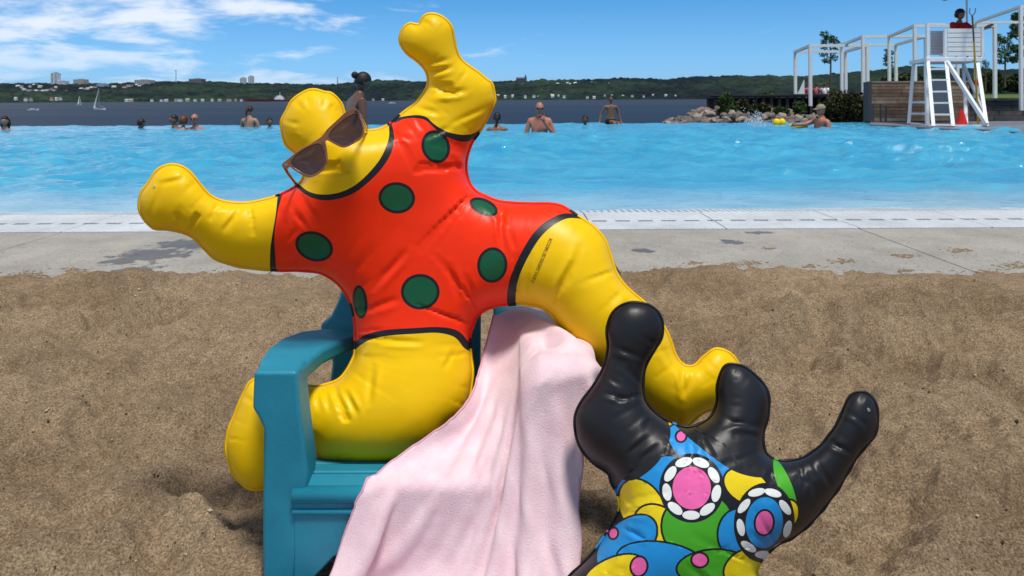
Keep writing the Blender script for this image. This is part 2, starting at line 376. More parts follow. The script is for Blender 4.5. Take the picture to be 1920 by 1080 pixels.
# ---- deck slabs and the pale pool rim
def concrete(name, col, sc, amt, wet=()):
    m = bpy.data.materials.new(name); m.use_nodes = True; t = m.node_tree; b = t.nodes['Principled BSDF']
    g = t.nodes.new('ShaderNodeNewGeometry')
    def noise(scale, det, ro=0.6):
        n = t.nodes.new('ShaderNodeTexNoise'); n.inputs['Scale'].default_value = scale; n.inputs['Detail'].default_value = det; n.inputs['Roughness'].default_value = ro
        t.links.new(g.outputs['Position'], n.inputs['Vector']); return n
    a = noise(sc, 8, 0.7); f = noise(160, 4, 0.8)
    r = t.nodes.new('ShaderNodeValToRGB'); r.color_ramp.elements[0].position = 0.3; r.color_ramp.elements[1].position = 0.7
    r.color_ramp.elements[0].color = (*[c*(1-amt) for c in col], 1); r.color_ramp.elements[1].color = (*[c*(1+amt*0.6) for c in col], 1)
    t.links.new(a.outputs[0], r.inputs[0])
    r2 = t.nodes.new('ShaderNodeValToRGB'); r2.color_ramp.elements[0].position = 0.36; r2.color_ramp.elements[1].position = 0.6
    r2.color_ramp.elements[0].color = (0.72, 0.71, 0.70, 1); r2.color_ramp.elements[1].color = (1.08, 1.08, 1.08, 1)
    t.links.new(f.outputs[0], r2.inputs[0])
    x = t.nodes.new('ShaderNodeMix'); x.data_type = 'RGBA'; x.blend_type = 'MULTIPLY'; x.inputs[0].default_value = 1
    t.links.new(r.outputs[0], x.inputs[6]); t.links.new(r2.outputs[0], x.inputs[7]); last = x.outputs[2]
    b.inputs['Roughness'].default_value = 0.85; b.inputs['Specular IOR Level'].default_value = 0.25
    if wet:
        dn = noise(16, 5, 0.65); mx = None
        def vm(op, a_, b_=None):
            n_ = t.nodes.new('ShaderNodeVectorMath'); n_.operation = op
            for i_, v_ in enumerate((a_, b_)):
                if v_ is None: continue
                if isinstance(v_, tuple): n_.inputs[i_].default_value = v_
                else: t.links.new(v_, n_.inputs[i_])
            return n_
        def mm(op, a_, b_):
            n_ = t.nodes.new('ShaderNodeMath'); n_.operation = op
            for i_, v_ in enumerate((a_, b_)):
                if isinstance(v_, (int, float)): n_.inputs[i_].default_value = v_
                else: t.links.new(v_, n_.inputs[i_])
            return n_.outputs[0]
        for (cx, cy, rx, ry) in wet:
            ln = vm('LENGTH', vm('MULTIPLY', vm('SUBTRACT', g.outputs['Position'], (cx, cy, 0)).outputs[0], (1/rx, 1/ry, 0)).outputs[0])
            mx = ln.outputs['Value'] if mx is None else mm('MINIMUM', mx, ln.outputs['Value'])
        fld = mm('ADD', mx, mm('MULTIPLY', mm('SUBTRACT', dn.outputs[0], .5), 3.0))
        mr = t.nodes.new('ShaderNodeMapRange'); mr.interpolation_type = 'SMOOTHSTEP'; t.links.new(fld, mr.inputs[0]); mr.inputs[1].default_value = .82; mr.inputs[2].default_value = 1.0; mr.inputs[3].default_value = 1; mr.inputs[4].default_value = 0
        w_ = t.nodes.new('ShaderNodeMix'); w_.data_type = 'RGBA'; w_.blend_type = 'MULTIPLY'; t.links.new(mr.outputs[0], w_.inputs[0]); t.links.new(last, w_.inputs[6]); w_.inputs[7].default_value = (.40, .39, .40, 1); last = w_.outputs[2]
        rg_ = t.nodes.new('ShaderNodeMapRange'); t.links.new(mr.outputs[0], rg_.inputs[0]); rg_.inputs[3].default_value = .85; rg_.inputs[4].default_value = .38; t.links.new(rg_.outputs[0], b.inputs['Roughness'])
    t.links.new(last, b.inputs['Base Color'])
    bp = t.nodes.new('ShaderNodeBump'); bp.inputs['Strength'].default_value = 0.5; bp.inputs['Distance'].default_value = 0.003
    t.links.new(f.outputs[0], bp.inputs['Height']); t.links.new(bp.outputs[0], b.inputs['Normal'])
    return m
WETP = []
for (px, py, rx, ry) in ((245, 510, 48, 14), (285, 478, 70, 11), (225, 490, 32, 7), (350, 458, 60, 10), (1210, 470, 24, 4.5), (1376, 454, 26, 4.5), (1425, 436, 34, 2.6), (345, 478, 16, 3)):
    c_ = gp(px, py, Z_DECK); WETP.append((c_.x, c_.y, abs(gp(px+rx, py, Z_DECK).x-c_.x), abs(gp(px, py-ry, Z_DECK).y-c_.y)))
CONC = concrete('deck_concrete', (0.365, 0.345, 0.31), 3.0, 0.26, WETP)
RIMC = concrete('rim_concrete', (0.55, 0.59, 0.63), 2.2, 0.22)
GROOVE = mat('groove_dark', (0.07, 0.07, 0.07), 0.9, 0.2)
Y_RIM, Y_SHORE = 3.665, 4.20
deck = thing('deck', 'grey concrete deck slabs between the sand and the pale pool rim', 'deck'); del deck['category']; structure(deck)
b = MB(); b.box(-24, 24, 2.3, 4.75, -0.03, 0.040); b.build('slab_bed', GROOVE, deck)
xs = [0.40+1.32*k for k in range(-7, 8)]
for a, c in zip(xs[:-1], xs[1:]):
    b = MB(); b.box(a+0.003, c-0.003, 2.36, Y_RIM-0.002, 0.0405, Z_DECK); b.build('slab', CONC, deck, bevel=0.003)
rim = link(bpy.data.objects.new('pool_rim', None)); structure(rim)
PITCH = 0.1222
xs = [0.40+0.66*k for k in range(-13, 14)]
YS0, YS1 = 3.880, 3.930
for a, c in zip(xs[:-1], xs[1:]):
    b = MB(); b.box(a+0.0025, c-0.0025, Y_RIM, YS0, 0.0405, Z_DECK+0.006); b.build('front_panel', RIMC, rim, bevel=0.003)
    b = MB(); b.box(a+0.0025, c-0.0025, YS1, Y_SHORE, 0.0405, Z_DECK+0.006); b.build('back_panel', RIMC, rim, bevel=0.003)
b = MB(); b.box(-0.0225, 0.0225, YS0, YS1, 0.0405, Z_DECK+0.004); dm = b.mesh('slot_divider', RIMC)
for k in range(-58, 59):
    o = link(bpy.data.objects.new('slot_divider', dm)); o.parent = rim; o.location = (0.03+k*PITCH, 0, 0)
# sloping ribbed strip that runs into the water
b = MB()
for k in range(-150, 150):
    x0 = 0.40+k*0.0405
    x1 = x0+0.027
    z0, z1 = Z_DECK+0.004, 0.046
    b.add([(x0, Y_SHORE+.002, .03), (x1, Y_SHORE+.002, .03), (x1, 4.56, .03), (x0, 4.56, .03), (x0, Y_SHORE+.002, z0), (x1, Y_SHORE+.002, z0), (x1, 4.56, z1), (x0, 4.56, z1)],
          [(0, 3, 2, 1), (4, 5, 6, 7), (0, 1, 5, 4), (1, 2, 6, 5), (2, 3, 7, 6), (3, 0, 4, 7)])
o = b.build('ribs', RIMC, rim); o['kind'] = 'stuff'
b = MB(); b.add([(-24, Y_SHORE+.002, .062), (24, Y_SHORE+.002, .062), (24, 4.9, .030), (-24, 4.9, .030)], [(0, 1, 2, 3)]); b.build('ramp', RIMC, rim)

# sand kicked onto the deck
b = MB(); rr = random.Random(9)
spots = [(1250, 504, 26), (1300, 494, 16), (1405, 495, 26), (1375, 497, 18), (1310, 507, 12), (1445, 466, 14), (1520, 500, 16), (1580, 490, 22), (1600, 512, 22), (1690, 480, 24), (1700, 508, 16), (1850, 512, 30), (1800, 470, 24),
         (60, 515, 30), (420, 512, 22), (500, 500, 16), (590, 475, 14), (1900, 498, 30), (140, 505, 18), (1180, 512, 22), (1480, 522, 40), (1760, 520, 50), (330, 532, 30)]
for (cx, cy, rad) in spots:
    for k in range(int(rad*2.4)):
        q = gp(cx+rr.gauss(0, rad*0.6), cy+rr.gauss(0, rad*0.10), Z_DECK); s = rr.uniform(0.002, 0.008)
        if q.y > Y_RIM-0.02 or q.y < 2.4: continue
        ring = [q+Vector((s*rr.uniform(.6, 1.5)*math.cos(a), s*rr.uniform(.6, 1.5)*math.sin(a), 0.0006)) for a in (0, 1.05, 2.1, 3.14, 4.2, 5.25)]
        b.add(ring+[q+Vector((0, 0, s*0.45))], [(j, (j+1) % 6, 6) for j in range(6)])
for k in range(2200):
    q = gp(rr.uniform(-150, 2100), 528-rr.random()**2.2*85, Z_DECK); s = rr.uniform(0.0015, 0.004)
    if q.y > Y_RIM-0.02 or q.y < 2.4: continue
    ring = [q+Vector((s*rr.uniform(.6, 1.5)*math.cos(a), s*rr.uniform(.6, 1.5)*math.sin(a), 0.0006)) for a in (0, 1.05, 2.1, 3.14, 4.2, 5.25)]
    b.add(ring+[q+Vector((0, 0, s*0.5))], [(j, (j+1) % 6, 6) for j in range(6)])
o = b.build('spilled_sand', SAND); o['kind'] = 'stuff'; tag(o, 'brown sand crumbs kicked onto the grey concrete deck', 'sand')

# ---- pool water
def water_material(name, deep, shallow, y0, y1, rough, spec, bscale, bstr, stretch):
    m = bpy.data.materials.new(name); m.use_nodes = True; t = m.node_tree; b = t.nodes['Principled BSDF']
    g = t.nodes.new('ShaderNodeNewGeometry'); s = t.nodes.new('ShaderNodeSeparateXYZ'); t.links.new(g.outputs['Position'], s.inputs[0])
    mp = t.nodes.new('ShaderNodeMapping'); mp.inputs['Scale'].default_value = stretch; t.links.new(g.outputs['Position'], mp.inputs[0])
    n = t.nodes.new('ShaderNodeTexNoise'); n.inputs['Scale'].default_value = bscale; n.inputs['Detail'].default_value = 6; n.inputs['Roughness'].default_value = 0.6
    t.links.new(mp.outputs[0], n.inputs['Vector'])
    lo = t.nodes.new('ShaderNodeTexNoise'); lo.inputs['Scale'].default_value = bscale*0.22; lo.inputs['Detail'].default_value = 4
    t.links.new(mp.outputs[0], lo.inputs['Vector'])
    ad = t.nodes.new('ShaderNodeMath'); ad.operation = 'MULTIPLY_ADD'; t.links.new(lo.outputs[0], ad.inputs[0]); ad.inputs[1].default_value = (y1-y0)*0.9; t.links.new(s.outputs[1], ad.inputs[2])
    mr = t.nodes.new('ShaderNodeMapRange'); mr.inputs[1].default_value = y0+(y1-y0)*0.45; mr.inputs[2].default_value = y1+(y1-y0)*0.45; t.links.new(ad.outputs[0], mr.inputs[0])
    mx = t.nodes.new('ShaderNodeMix'); mx.data_type = 'RGBA'; t.links.new(mr.outputs[0], mx.inputs[0]); mx.inputs[6].default_value = (*shallow, 1); mx.inputs[7].default_value = (*deep, 1)
    # broad drift: pale sky reflection and darker ripples painted into the base colour
    r = t.nodes.new('ShaderNodeValToRGB'); r.color_ramp.elements[0].position = 0.35; r.color_ramp.elements[1].position = 0.65
    r.color_ramp.elements[0].color = (0.62, 0.80, 0.90, 1); r.color_ramp.elements[1].color = (1.22, 1.10, 1.05, 1); t.links.new(lo.outputs[0], r.inputs[0])
    m2 = t.nodes.new('ShaderNodeMix'); m2.data_type = 'RGBA'; m2.blend_type = 'MULTIPLY'; m2.inputs[0].default_value = 1
    t.links.new(mx.outputs[2], m2.inputs[6]); t.links.new(r.outputs[0], m2.inputs[7]); t.links.new(m2.outputs[2], b.inputs['Base Color'])
    b.inputs['Roughness'].default_value = rough; b.inputs['Specular IOR Level'].default_value = spec; b.inputs['IOR'].default_value = 1.33
    bp = t.nodes.new('ShaderNodeBump'); bp.inputs['Strength'].default_value = bstr; bp.inputs['Distance'].default_value = 0.02
    t.links.new(n.outputs[0], bp.inputs['Height']); t.links.new(bp.outputs[0], b.inputs['Normal'])
    return m
WATER = water_material('pool_water', (0.055, 0.34, 0.53), (0.33, 0.49, 0.58), 4.3, 5.6, 0.04, 0.5, 13.0, 1.0, (0.55, 1.0, 1.0))
yw = np.geomspace(4.24, 19.0, 620); tw = np.linspace(-1.25, 1.25, 520)
T_, Yw = np.meshgrid(tw, yw); Xw = T_*(0.80*Yw+1.0)
rng = np.random.default_rng(21); Zw = np.zeros_like(Xw)
for k in range(52):
    lam = 0.11*10**(rng.uniform(0, 0.95)); ang = rng.normal(math.pi/2, 0.70); a = 0.0098*lam**0.78*rng.uniform(.6, 1.3); ph = rng.uniform(0, 6.28)
    q = (Xw*math.cos(ang)+Yw*math.sin(ang))*2*math.pi/lam+ph + 1.2*vnoise(Xw/lam*0.22, Yw/lam*0.22, k)*6
    Zw += a*(1.25*np.exp(np.sin(q)-1)*1.6-0.9)
gust = 0.65+0.9*np.clip(fbm(Xw*0.22, Yw*0.35, 3, 55)+0.35, 0, 1)
Zw = Z_WATER+Zw*gust*(0.14+0.86*sstep(4.2, 7.5, Yw))*(1-.65*sstep(11, 18, Yw)) - 0.004*(1-sstep(4.2, 4.5, Yw))
Zw += 0.006*fbm(Xw*1.2, Yw*3, 3, 77)*(1-sstep(4.3, 5.2, Yw))
structure(part('pool_water', grid_mesh('pool_water', Xw, Yw, Zw, WATER)))
b = MB(); b.box(-22, 11.2, 19.002, 19.16, -1.2, 0.052); structure(b.build('pool_edge', mat('pool_tile', (0.10, 0.32, 0.42), 0.4)))

# ---- river, far below the pool
RIVER = water_material('river_water', (0.036, 0.044, 0.062), (0.017, 0.028, 0.052), 30, 900, 0.5, 0.10, 0.05, 0.35, (0.08, 1.0, 1.0))
Z_RIV = -5.3
b = MB(); b.add([(-9000, 19.3, Z_RIV), (9000, 19.3, Z_RIV), (9000, 9000, Z_RIV), (-9000, 9000, Z_RIV)], [(0, 1, 2, 3)]); structure(b.build('river', RIVER))
# ================================================================== FAR SHORE
def hill_material():
    m = bpy.data.materials.new('hill_forest'); m.use_nodes = True; t = m.node_tree; b = t.nodes['Principled BSDF']
    g = t.nodes.new('ShaderNodeNewGeometry')
    def noise(sc, det):
        n = t.nodes.new('ShaderNodeTexNoise'); n.inputs['Scale'].default_value = sc; n.inputs['Detail'].default_value = det; n.inputs['Roughness'].default_value = 0.65
        t.links.new(g.outputs['Position'], n.inputs['Vector']); return n
    a = noise(0.03, 6); c = noise(0.0022, 3)
    r = t.nodes.new('ShaderNodeValToRGB'); r.color_ramp.elements[0].position = 0.36; r.color_ramp.elements[1].position = 0.66
    r.color_ramp.elements[0].color = (0.006, 0.013, 0.015, 1); r.color_ramp.elements[1].color = (0.026, 0.043, 0.033, 1); t.links.new(a.outputs[0], r.inputs[0])
    r2 = t.nodes.new('ShaderNodeValToRGB'); r2.color_ramp.elements[0].position = 0.42; r2.color_ramp.elements[1].position = 0.62
    r2.color_ramp.elements[0].color = (0.55, 0.6, 0.85, 1); r2.color_ramp.elements[1].color = (1.55, 1.6, 1.2, 1); t.links.new(c.outputs[0], r2.inputs[0])  # broad dark bluish patches put cloud shadow into the forest colour
    x = t.nodes.new('ShaderNodeMix'); x.data_type = 'RGBA'; x.blend_type = 'MULTIPLY'; x.inputs[0].default_value = 1
    t.links.new(r.outputs[0], x.inputs[6]); t.links.new(r2.outputs[0], x.inputs[7]); t.links.new(x.outputs[2], b.inputs['Base Color'])
    b.inputs['Roughness'].default_value = 0.95; b.inputs['Specular IOR Level'].default_value = 0.1
    return m
HILL = hill_material()
prof = [(-500, 158), (0, 154), (60, 157), (120, 156), (200, 157), (300, 153), (380, 153), (440, 157), (480, 157), (560, 158), (620, 159), (690, 152), (760, 150), (850, 152), (930, 152), (1000, 150.5), (1100, 150), (1180, 148.5), (1240, 150), (1300, 145), (1355, 141.5), (1420, 144), (1500, 142.5), (1560, 139), (1640, 133), (1700, 126), (1740, 124), (1800, 129), (1860, 133), (1920, 131), (2500, 128)]
def hill_top(px): return np.interp(px, [p[0] for p in prof], [p[1] for p in prof])
D_SH = 2750.0
def shore_d(px): return np.interp(px, [-500, 400, 900, 1300, 2500], [2700, 2900, 3000, 2700, 2000])
pxs = np.linspace(-480, 2480, 1500)
rows = 60; XX = np.zeros((rows, 1500)); YY = XX.copy(); ZZ = XX.copy()
for r in range(rows):
    t = r/(rows-8) if r < rows-8 else 1
    d = shore_d(pxs)*(1+0.30*t) + (0 if r < rows-8 else (r-(rows-9))*90)
    top = hill_top(pxs)
    ztop = HC + ((CY+(pxs-CX)*ROLL*1.0)-top)/F*shore_d(pxs)*1.30
    z = Z_RIV-0.5 + (ztop-Z_RIV)*(t**0.72) if r < rows-8 else ztop-(r-(rows-9))*9
    XX[r] = (pxs-CX)/F*d; YY[r] = d; ZZ[r] = z
w_ = np.clip((ZZ-Z_RIV)/25, 0, 1)
ZZ += w_*(10*fbm(XX*0.006, YY*0.006, 3, 31)) + np.clip((ZZ-Z_RIV)/6, 0, 1)*(16*np.abs(fbm(XX*0.030, YY*0.030, 3, 33)))-1
structure(part('far_hills', grid_mesh('far_hills', XX, YY, ZZ, HILL)))
def hillpt(px, py):
    """a point on the far hillside seen at this pixel"""
    t = np.clip((187-py)/(187-float(hill_top(px))+1e-6), 0, 1)
    d = float(shore_d(px))*(1+0.30*t**1.35)*0.985
    return P(px, py, d)

HW = mat('house_white', (0.60, 0.61, 0.63), 0.8); HB = mat('house_beige', (0.45, 0.38, 0.30), 0.8); HR = mat('roof_grey', (0.16, 0.16, 0.18), 0.8); HRR = mat('roof_red', (0.30, 0.07, 0.05), 0.8)
HG = mat('glass_blue', (0.10, 0.22, 0.30), 0.2, 0.6)
rr = random.Random(12)
def house(px, py, wpx, hpx, wall, roof, lab, grp):
    p = hillpt(px, py); s = p.y/F; w = wpx*s; h = hpx*s; dpt = w*0.7
    b = MB(); b.mi = 0; b.box(p.x-w/2, p.x+w/2, p.y-dpt/2, p.y+dpt/2, p.z-6, p.z+h*0.62)
    b.mi = 1; x0, x1 = p.x-w/2-0.5, p.x+w/2+0.5; y0, y1 = p.y-dpt/2-.5, p.y+dpt/2+.5; z0 = p.z+h*0.62+.02; z1 = p.z+h
    b.add([(x0, y0, z0), (x1, y0, z0), (x1, y1, z0), (x0, y1, z0), (x0, (y0+y1)/2, z1), (x1, (y0+y1)/2, z1)], [(0, 1, 5, 4), (2, 3, 4, 5), (1, 2, 5), (3, 0, 4), (0, 3, 2, 1)])
    tag(b.build('house', [wall, roof]), lab, 'house', grp)
g1 = 'houses on the left hillside'
def house_label(px, py):
    if py > 180: return 'tiny pale house low on the far left shore under the wooded slope'
    if px < 85: return 'tiny pale house on the slope left of the tall white tower block'
    if px < 140: return 'tiny pale house on the slope just below the tall white tower block'
    if px < 200: return 'tiny pale house on the slope between the tower block and pale blue block'
    return 'tiny pale house near the crest right of the pale blue block'
for (px, py) in [(34, 163), (41, 164), (56, 163), (63, 161), (70, 160), (75, 163), (46, 169), (55, 171), (60, 172), (68, 172), (74, 172), (80, 172), (87, 171), (92, 170), (98, 168), (104, 166), (100, 170), (124, 165), (125, 172), (153, 168), (159, 168), (164, 168), (172, 166), (178, 165), (214, 165), (226, 158), (234, 165), (241, 163), (248, 162), (256, 161), (262, 163), (98, 186), (106, 186), (113, 185), (30, 185), (48, 187), (58, 187)]:
    house(px+rr.uniform(-1, 1), py, rr.uniform(4, 8), rr.uniform(2.6, 4.2), HW if rr.random() < .75 else HB, HW if rr.random() < .45 else (HR if rr.random() < .7 else HRR), house_label(px, py), g1)
lab2, g2 = 'tiny pale shed at the waterline under the dark central bluff', 'sheds along the shore'
for px in [238, 246, 285, 303, 312, 330, 338, 352, 366, 380, 398, 412, 430, 442, 455, 700, 718]:
    house(px, 189-0.004*px, rr.uniform(3, 9), rr.uniform(1.5, 2.6), HW if rr.random() < .5 else HB, HR if rr.random() < .6 else HW, lab2, g2)
lab3, g3 = 'tiny white house high on the ridge right of the church', 'houses right of the raised arm'
lab4, lab5 = 'tiny white house at the waterline below the church ridge', 'tiny white house at the waterline left of the boulders'
for (px, py) in [(933, 181), (946, 181), (962, 181), (985, 181), (1002, 181), (1012, 182), (1034, 180), (1040, 182), (1048, 180), (1054, 181), (1098, 182), (1112, 182), (1130, 180), (1150, 180), (1166, 181), (1188, 181), (1208, 180), (1225, 180), (1250, 180), (1270, 180), (998, 158), (1048, 158), (1056, 159), (1062, 158), (1068, 158), (1076, 158), (1110, 156), (1120, 157), (1144, 157)]:
    house(px+rr.uniform(-4, 4), py+rr.uniform(-1.5, 1), rr.uniform(2.5, 6), rr.uniform(1.6, 3.6), HW if rr.random() < .7 else HB, HR if rr.random() < .5 else HW, lab3 if py < 170 else (lab4 if px < 1090 else lab5), g3)

def block(px, py_top, py_bot, wpx, wall, lab, floors, cols, cat='building', dtop=0):
    p = hillpt(px, max(py_bot, float(hill_top(px))+1)); s = p.y/F; w = wpx*s; z1 = P(px, py_top, p.y).z; z0 = p.z-14
    t = thing('tower_block' if (py_bot-py_top) > wpx else 'apartment_block', lab, cat, (p.x, p.y, z0))
    b = MB(); b.box(p.x-w/2, p.x+w/2, p.y-w*.4, p.y+w*.4, z0, z1); b.build('wall', wall, t)
    b = MB(); b.box(p.x-w*.22, p.x+w*.22, p.y-w*.15, p.y+w*.15, z1+.02, z1+(z1-z0)*.05+1.5); b.build('roof_box', GREYP, t)
    hh = (z1-p.z)/floors
    b = MB()
    for k in range(floors):
        for c in range(cols):
            x0 = p.x-w/2+w*(c+.2)/cols; b.box(x0, x0+w*.6/cols, p.y-w*.4-.25, p.y-w*.4+.1, p.z+hh*(k+.3), p.z+hh*(k+.75))
    b.build('windows', HG, t, kind='stuff')
block(104.5, 137, 156, 13, HW, 'tall white tower block alone on the left hilltop', 9, 2)
block(456, 146, 157, 10, HW, 'shorter white tower of the pair above the dark bluff', 7, 3)
block(471, 143, 158, 9, HW, 'taller white tower of the pair above the dark bluff', 9, 3)
block(152, 149, 155, 20, HB, 'low beige apartment block right of the tall white tower', 3, 6)
block(193, 157, 163, 16, mat('house_blue', (.35, .42, .52), .7), 'pale blue block on the slope above the sailing boat', 3, 5)
block(271, 150, 158, 27, HB, 'wide beige apartment block left of the thin mast', 4, 7)
block(370, 148, 155, 24, mat('house_brick', (.16, .09, .09), .8), 'dark brick block on the crest right of the thin mast', 2, 6)
block(118, 152, 157, 16, HW, 'low white block at the foot of the tall white tower', 2, 5)
# thin mast
p = hillpt(330, 154); b = MB(); b.tube([(p.x, p.y, p.z-6), (p.x, p.y, P(330, 133, p.y).z)], [2.2, 1.6], 6)
b.ball((p.x, p.y, P(330, 132, p.y).z), (4, 4, 2.5), 8, 5)
tag(b.build('radio_mast', GREYP), 'thin grey mast on the crest of the far hill', 'mast')
p = hillpt(633, 156); b = MB(); b.tube([(p.x, p.y, p.z-8), (p.x, p.y, P(633, 144, p.y).z)], [3, 2], 6)
tag(b.build('radio_mast', GREYP), 'pale stubby mast on the ridge left of the ponytailed man', 'mast')
# church on the ridge
p = hillpt(977, 152); s = p.y/F
t = thing('church', 'dark church with a spire on the ridge beside the raised yellow arm', 'church', (p.x, p.y, p.z-6)); DK = mat('church_stone', (0.07, 0.07, 0.085), .8)
b = MB(); b.box(p.x-9*s, p.x+7*s, p.y-8, p.y+8, p.z-8, p.z+4*s); b.build('nave', DK, t)
b = MB(); x0, x1 = p.x-9.4*s, p.x+7*s; zz = p.z+4*s+.05
b.add([(x0, p.y-9, zz), (x1, p.y-9, zz), (x1, p.y+9, zz), (x0, p.y+9, zz), (x0, p.y, zz+3*s), (x1, p.y, zz+3*s)], [(0, 1, 5, 4), (2, 3, 4, 5), (1, 2, 5), (3, 0, 4), (0, 3, 2, 1)]); b.build('roof', DK, t)
b = MB(); xc = p.x+8.5*s; b.box(xc-2*s, xc+2*s, p.y-2*s, p.y+2*s, p.z-8, p.z+7.5*s); b.build('tower', DK, t)
b = MB(); b.add([(xc-2*s, p.y-2*s, p.z+7.55*s), (xc+2*s, p.y-2*s, p.z+7.55*s), (xc+2*s, p.y+2*s, p.z+7.55*s), (xc-2*s, p.y+2*s, p.z+7.55*s), (xc, p.y, p.z+13.5*s)], [(0, 1, 4), (1, 2, 4), (2, 3, 4), (3, 0, 4), (0, 3, 2, 1)]); b.build('spire', DK, t)

# ---- boats on the river
def hullmesh(b, c, L, W, Hh, yaw, zb):
    n = 9; vs = []; fs = []
    for k in range(n):
        t = k/(n-1); wid = W/2*math.sin(math.pi*min(1, 0.22+0.78*(1-t)))**0.6 if t < 1 else 0.02
        x = (t-.5)*L
        for (yy_, z_) in ((-wid, Hh), (-wid*.75, 0), (wid*.75, 0), (wid, Hh+0)):
            vs.append((x, yy_, zb+z_*(1+0.35*t*t)))
    for k in range(n-1):
        for j in range(3): fs.append((k*4+j, k*4+j+1, (k+1)*4+j+1, (k+1)*4+j))
        fs.append((k*4+3, k*4, (k+1)*4, (k+1)*4+3))
    fs.append((0, 1, 2, 3)); fs.append(tuple((n-1)*4+j for j in (3, 2, 1, 0)))
    R = Matrix.Rotation(yaw, 3, 'Z'); b.add([Vector(c)+R @ Vector(v) for v in vs], fs)
def sailboat(px, py, mpx, lpx, yaw, lab, jib):
    q = gp(px, py, Z_RIV); s = q.y/F; L = lpx*s; mh = mpx*s
    t = thing('sailboat', lab, 'sailboat', q)
    b = MB(); hullmesh(b, (q.x, q.y, 0), L, L*.3, L*.13, yaw, Z_RIV-.1); b.build('hull', WHITE, t, smooth=False)
    b = MB(); R = Matrix.Rotation(yaw, 3, 'Z'); f = R @ Vector((1, 0, 0)); c = Vector((q.x, q.y, Z_RIV+L*.13))
    b.beam(c-f*L*.2, c+f*L*.12, L*.16, L*.12); b.build('cabin', mat('boat_navy', (.03, .05, .12), .6), t)
    b = MB(); m0 = c+f*L*.06; b.tube([m0, m0+Vector((0, 0, mh))], [.16, .10], 6); b.build('mast', GREYP, t)
    b = MB(); b.tube([m0+Vector((0, 0, L*.1)), m0-f*L*.36+Vector((0, 0, L*.1))], .16, 6); b.build('boom', GREYP, t)
    b = MB(); bow = c+f*L*.48
    b.tube([bow, m0+Vector((0, 0, mh*.97))], [0.42*jib, .12], 6); b.build('furled_jib', WHITE, t)
    if jib < 1.0:
        b = MB(); a0 = m0+Vector((0, 0, L*.14)); b.prism([a0, a0-f*L*.34, m0+Vector((0, 0, mh*.96))], Vector((-f.y, f.x, 0))*.08); b.build('mainsail', WHITE, t)
sailboat(187, 206, 38, 25, math.pi*.94, 'white sailing boat with bare mast and furled jib, largest on the river', 1.3)
sailboat(148, 197, 17, 8, math.pi*.1, 'small distant white sailing boat left of the larger one', .6)
def motorboat(px, py, lpx, yaw, lab):
    q = gp(px, py, Z_RIV); s = q.y/F; L = lpx*s; t = thing('motorboat', lab, 'motorboat', q)
    b = MB(); hullmesh(b, (q.x, q.y, 0), L, L*.32, L*.13, yaw, Z_RIV-.1); b.build('hull', WHITE, t)
    R = Matrix.Rotation(yaw, 3, 'Z'); f = R @ Vector((1, 0, 0)); c = Vector((q.x, q.y, Z_RIV+L*.16))
    b = MB(); b.beam(c-f*L*.25, c+f*L*.08, L*.22, L*.12); b.build('cabin', WHITE, t, bevel=.1)
    b = MB(); b.beam(c-f*L*.27+Vector((0, 0, L*.09)), c+f*L*.10+Vector((0, 0, L*.09)), L*.26, L*.03); b.build('canopy', mat('boat_dark', (.02, .025, .03), .5), t)
motorboat(62, 207, 20, .12, 'white motorboat with dark canopy on the river far left')
motorboat(735, 194, 13, .3, 'small white motorboat right of the ponytailed man')
# cargo ship at the far shore
q = P(500, 188.5, 2600); s = q.y/F
t = thing('cargo_ship', 'red hulled cargo ship with white superstructure at the far shore', 'ship', (q.x, q.y, Z_RIV))
b = MB(); x0 = P(455, 188, q.y).x; x1 = P(548, 188, q.y).x; hullmesh(b, ((x0+x1)/2, q.y, 0), x1-x0, 18, 7, math.pi, Z_RIV-.5); b.build('hull', mat('ship_red', (.20, .035, .03), .7), t)
xa = P(524, 188, q.y).x
for k, (w_, h0, h1) in enumerate(((17, 3, 6.5), (13, 6.52, 9), (8, 9.02, 11))):
    b = MB(); b.box(xa-w_*s/2, xa+w_*s/2, q.y-6+k, q.y+6-k, Z_RIV+h0*s, Z_RIV+h1*s); b.build('superstructure', WHITE, t)
b = MB(); b.tube([(xa+1*s, q.y, Z_RIV+11*s), (xa+1*s, q.y, Z_RIV+18*s)], [.8, .5], 6); b.build('mast', WHITE, t)
xb = P(541, 188, q.y).x
b = MB(); b.beam((xb, q.y, Z_RIV+4*s), (xb-4*s, q.y, Z_RIV+15*s), 2, 2); b.beam((xb+5*s, q.y, Z_RIV+4*s), (xb+8*s, q.y, Z_RIV+13*s), 2, 2); b.beam((xb-4*s, q.y, Z_RIV+15*s), (xb+8*s, q.y, Z_RIV+13*s), 2, 2); b.build('crane', mat('ship_rust', (.16, .045, .05), .8), t)

# ================================================================== RIGHT BANK
LAWN = mat('lawn', (0.085, 0.135, 0.03), 0.9, 0.1, var=(.6, .35)); STONE = mat('dark_stone', (0.095, 0.09, 0.09), 0.9, 0.2, var=(3, .35), bump=(6, .5, .03))
DECKW = mat('side_deck', (0.16, 0.16, 0.185), 0.6, 0.35, var=(1.5, .2))
# side deck by the lifeguard stand
b = MB(); poly = [gp(1632, 233.3, .10), gp(1700, 236.5, .10), gp(1770, 241, .10), gp(1856, 243, .10), gp(1925, 249, .10), gp(2150, 262, .10), Vector((34, 11, .10)), Vector((34, 21, .10)), gp(1632, 229.4, .10)]
b.prism([Vector(p) for p in poly], (0, 0, -.6)); structure(b.build('side_deck', DECKW))
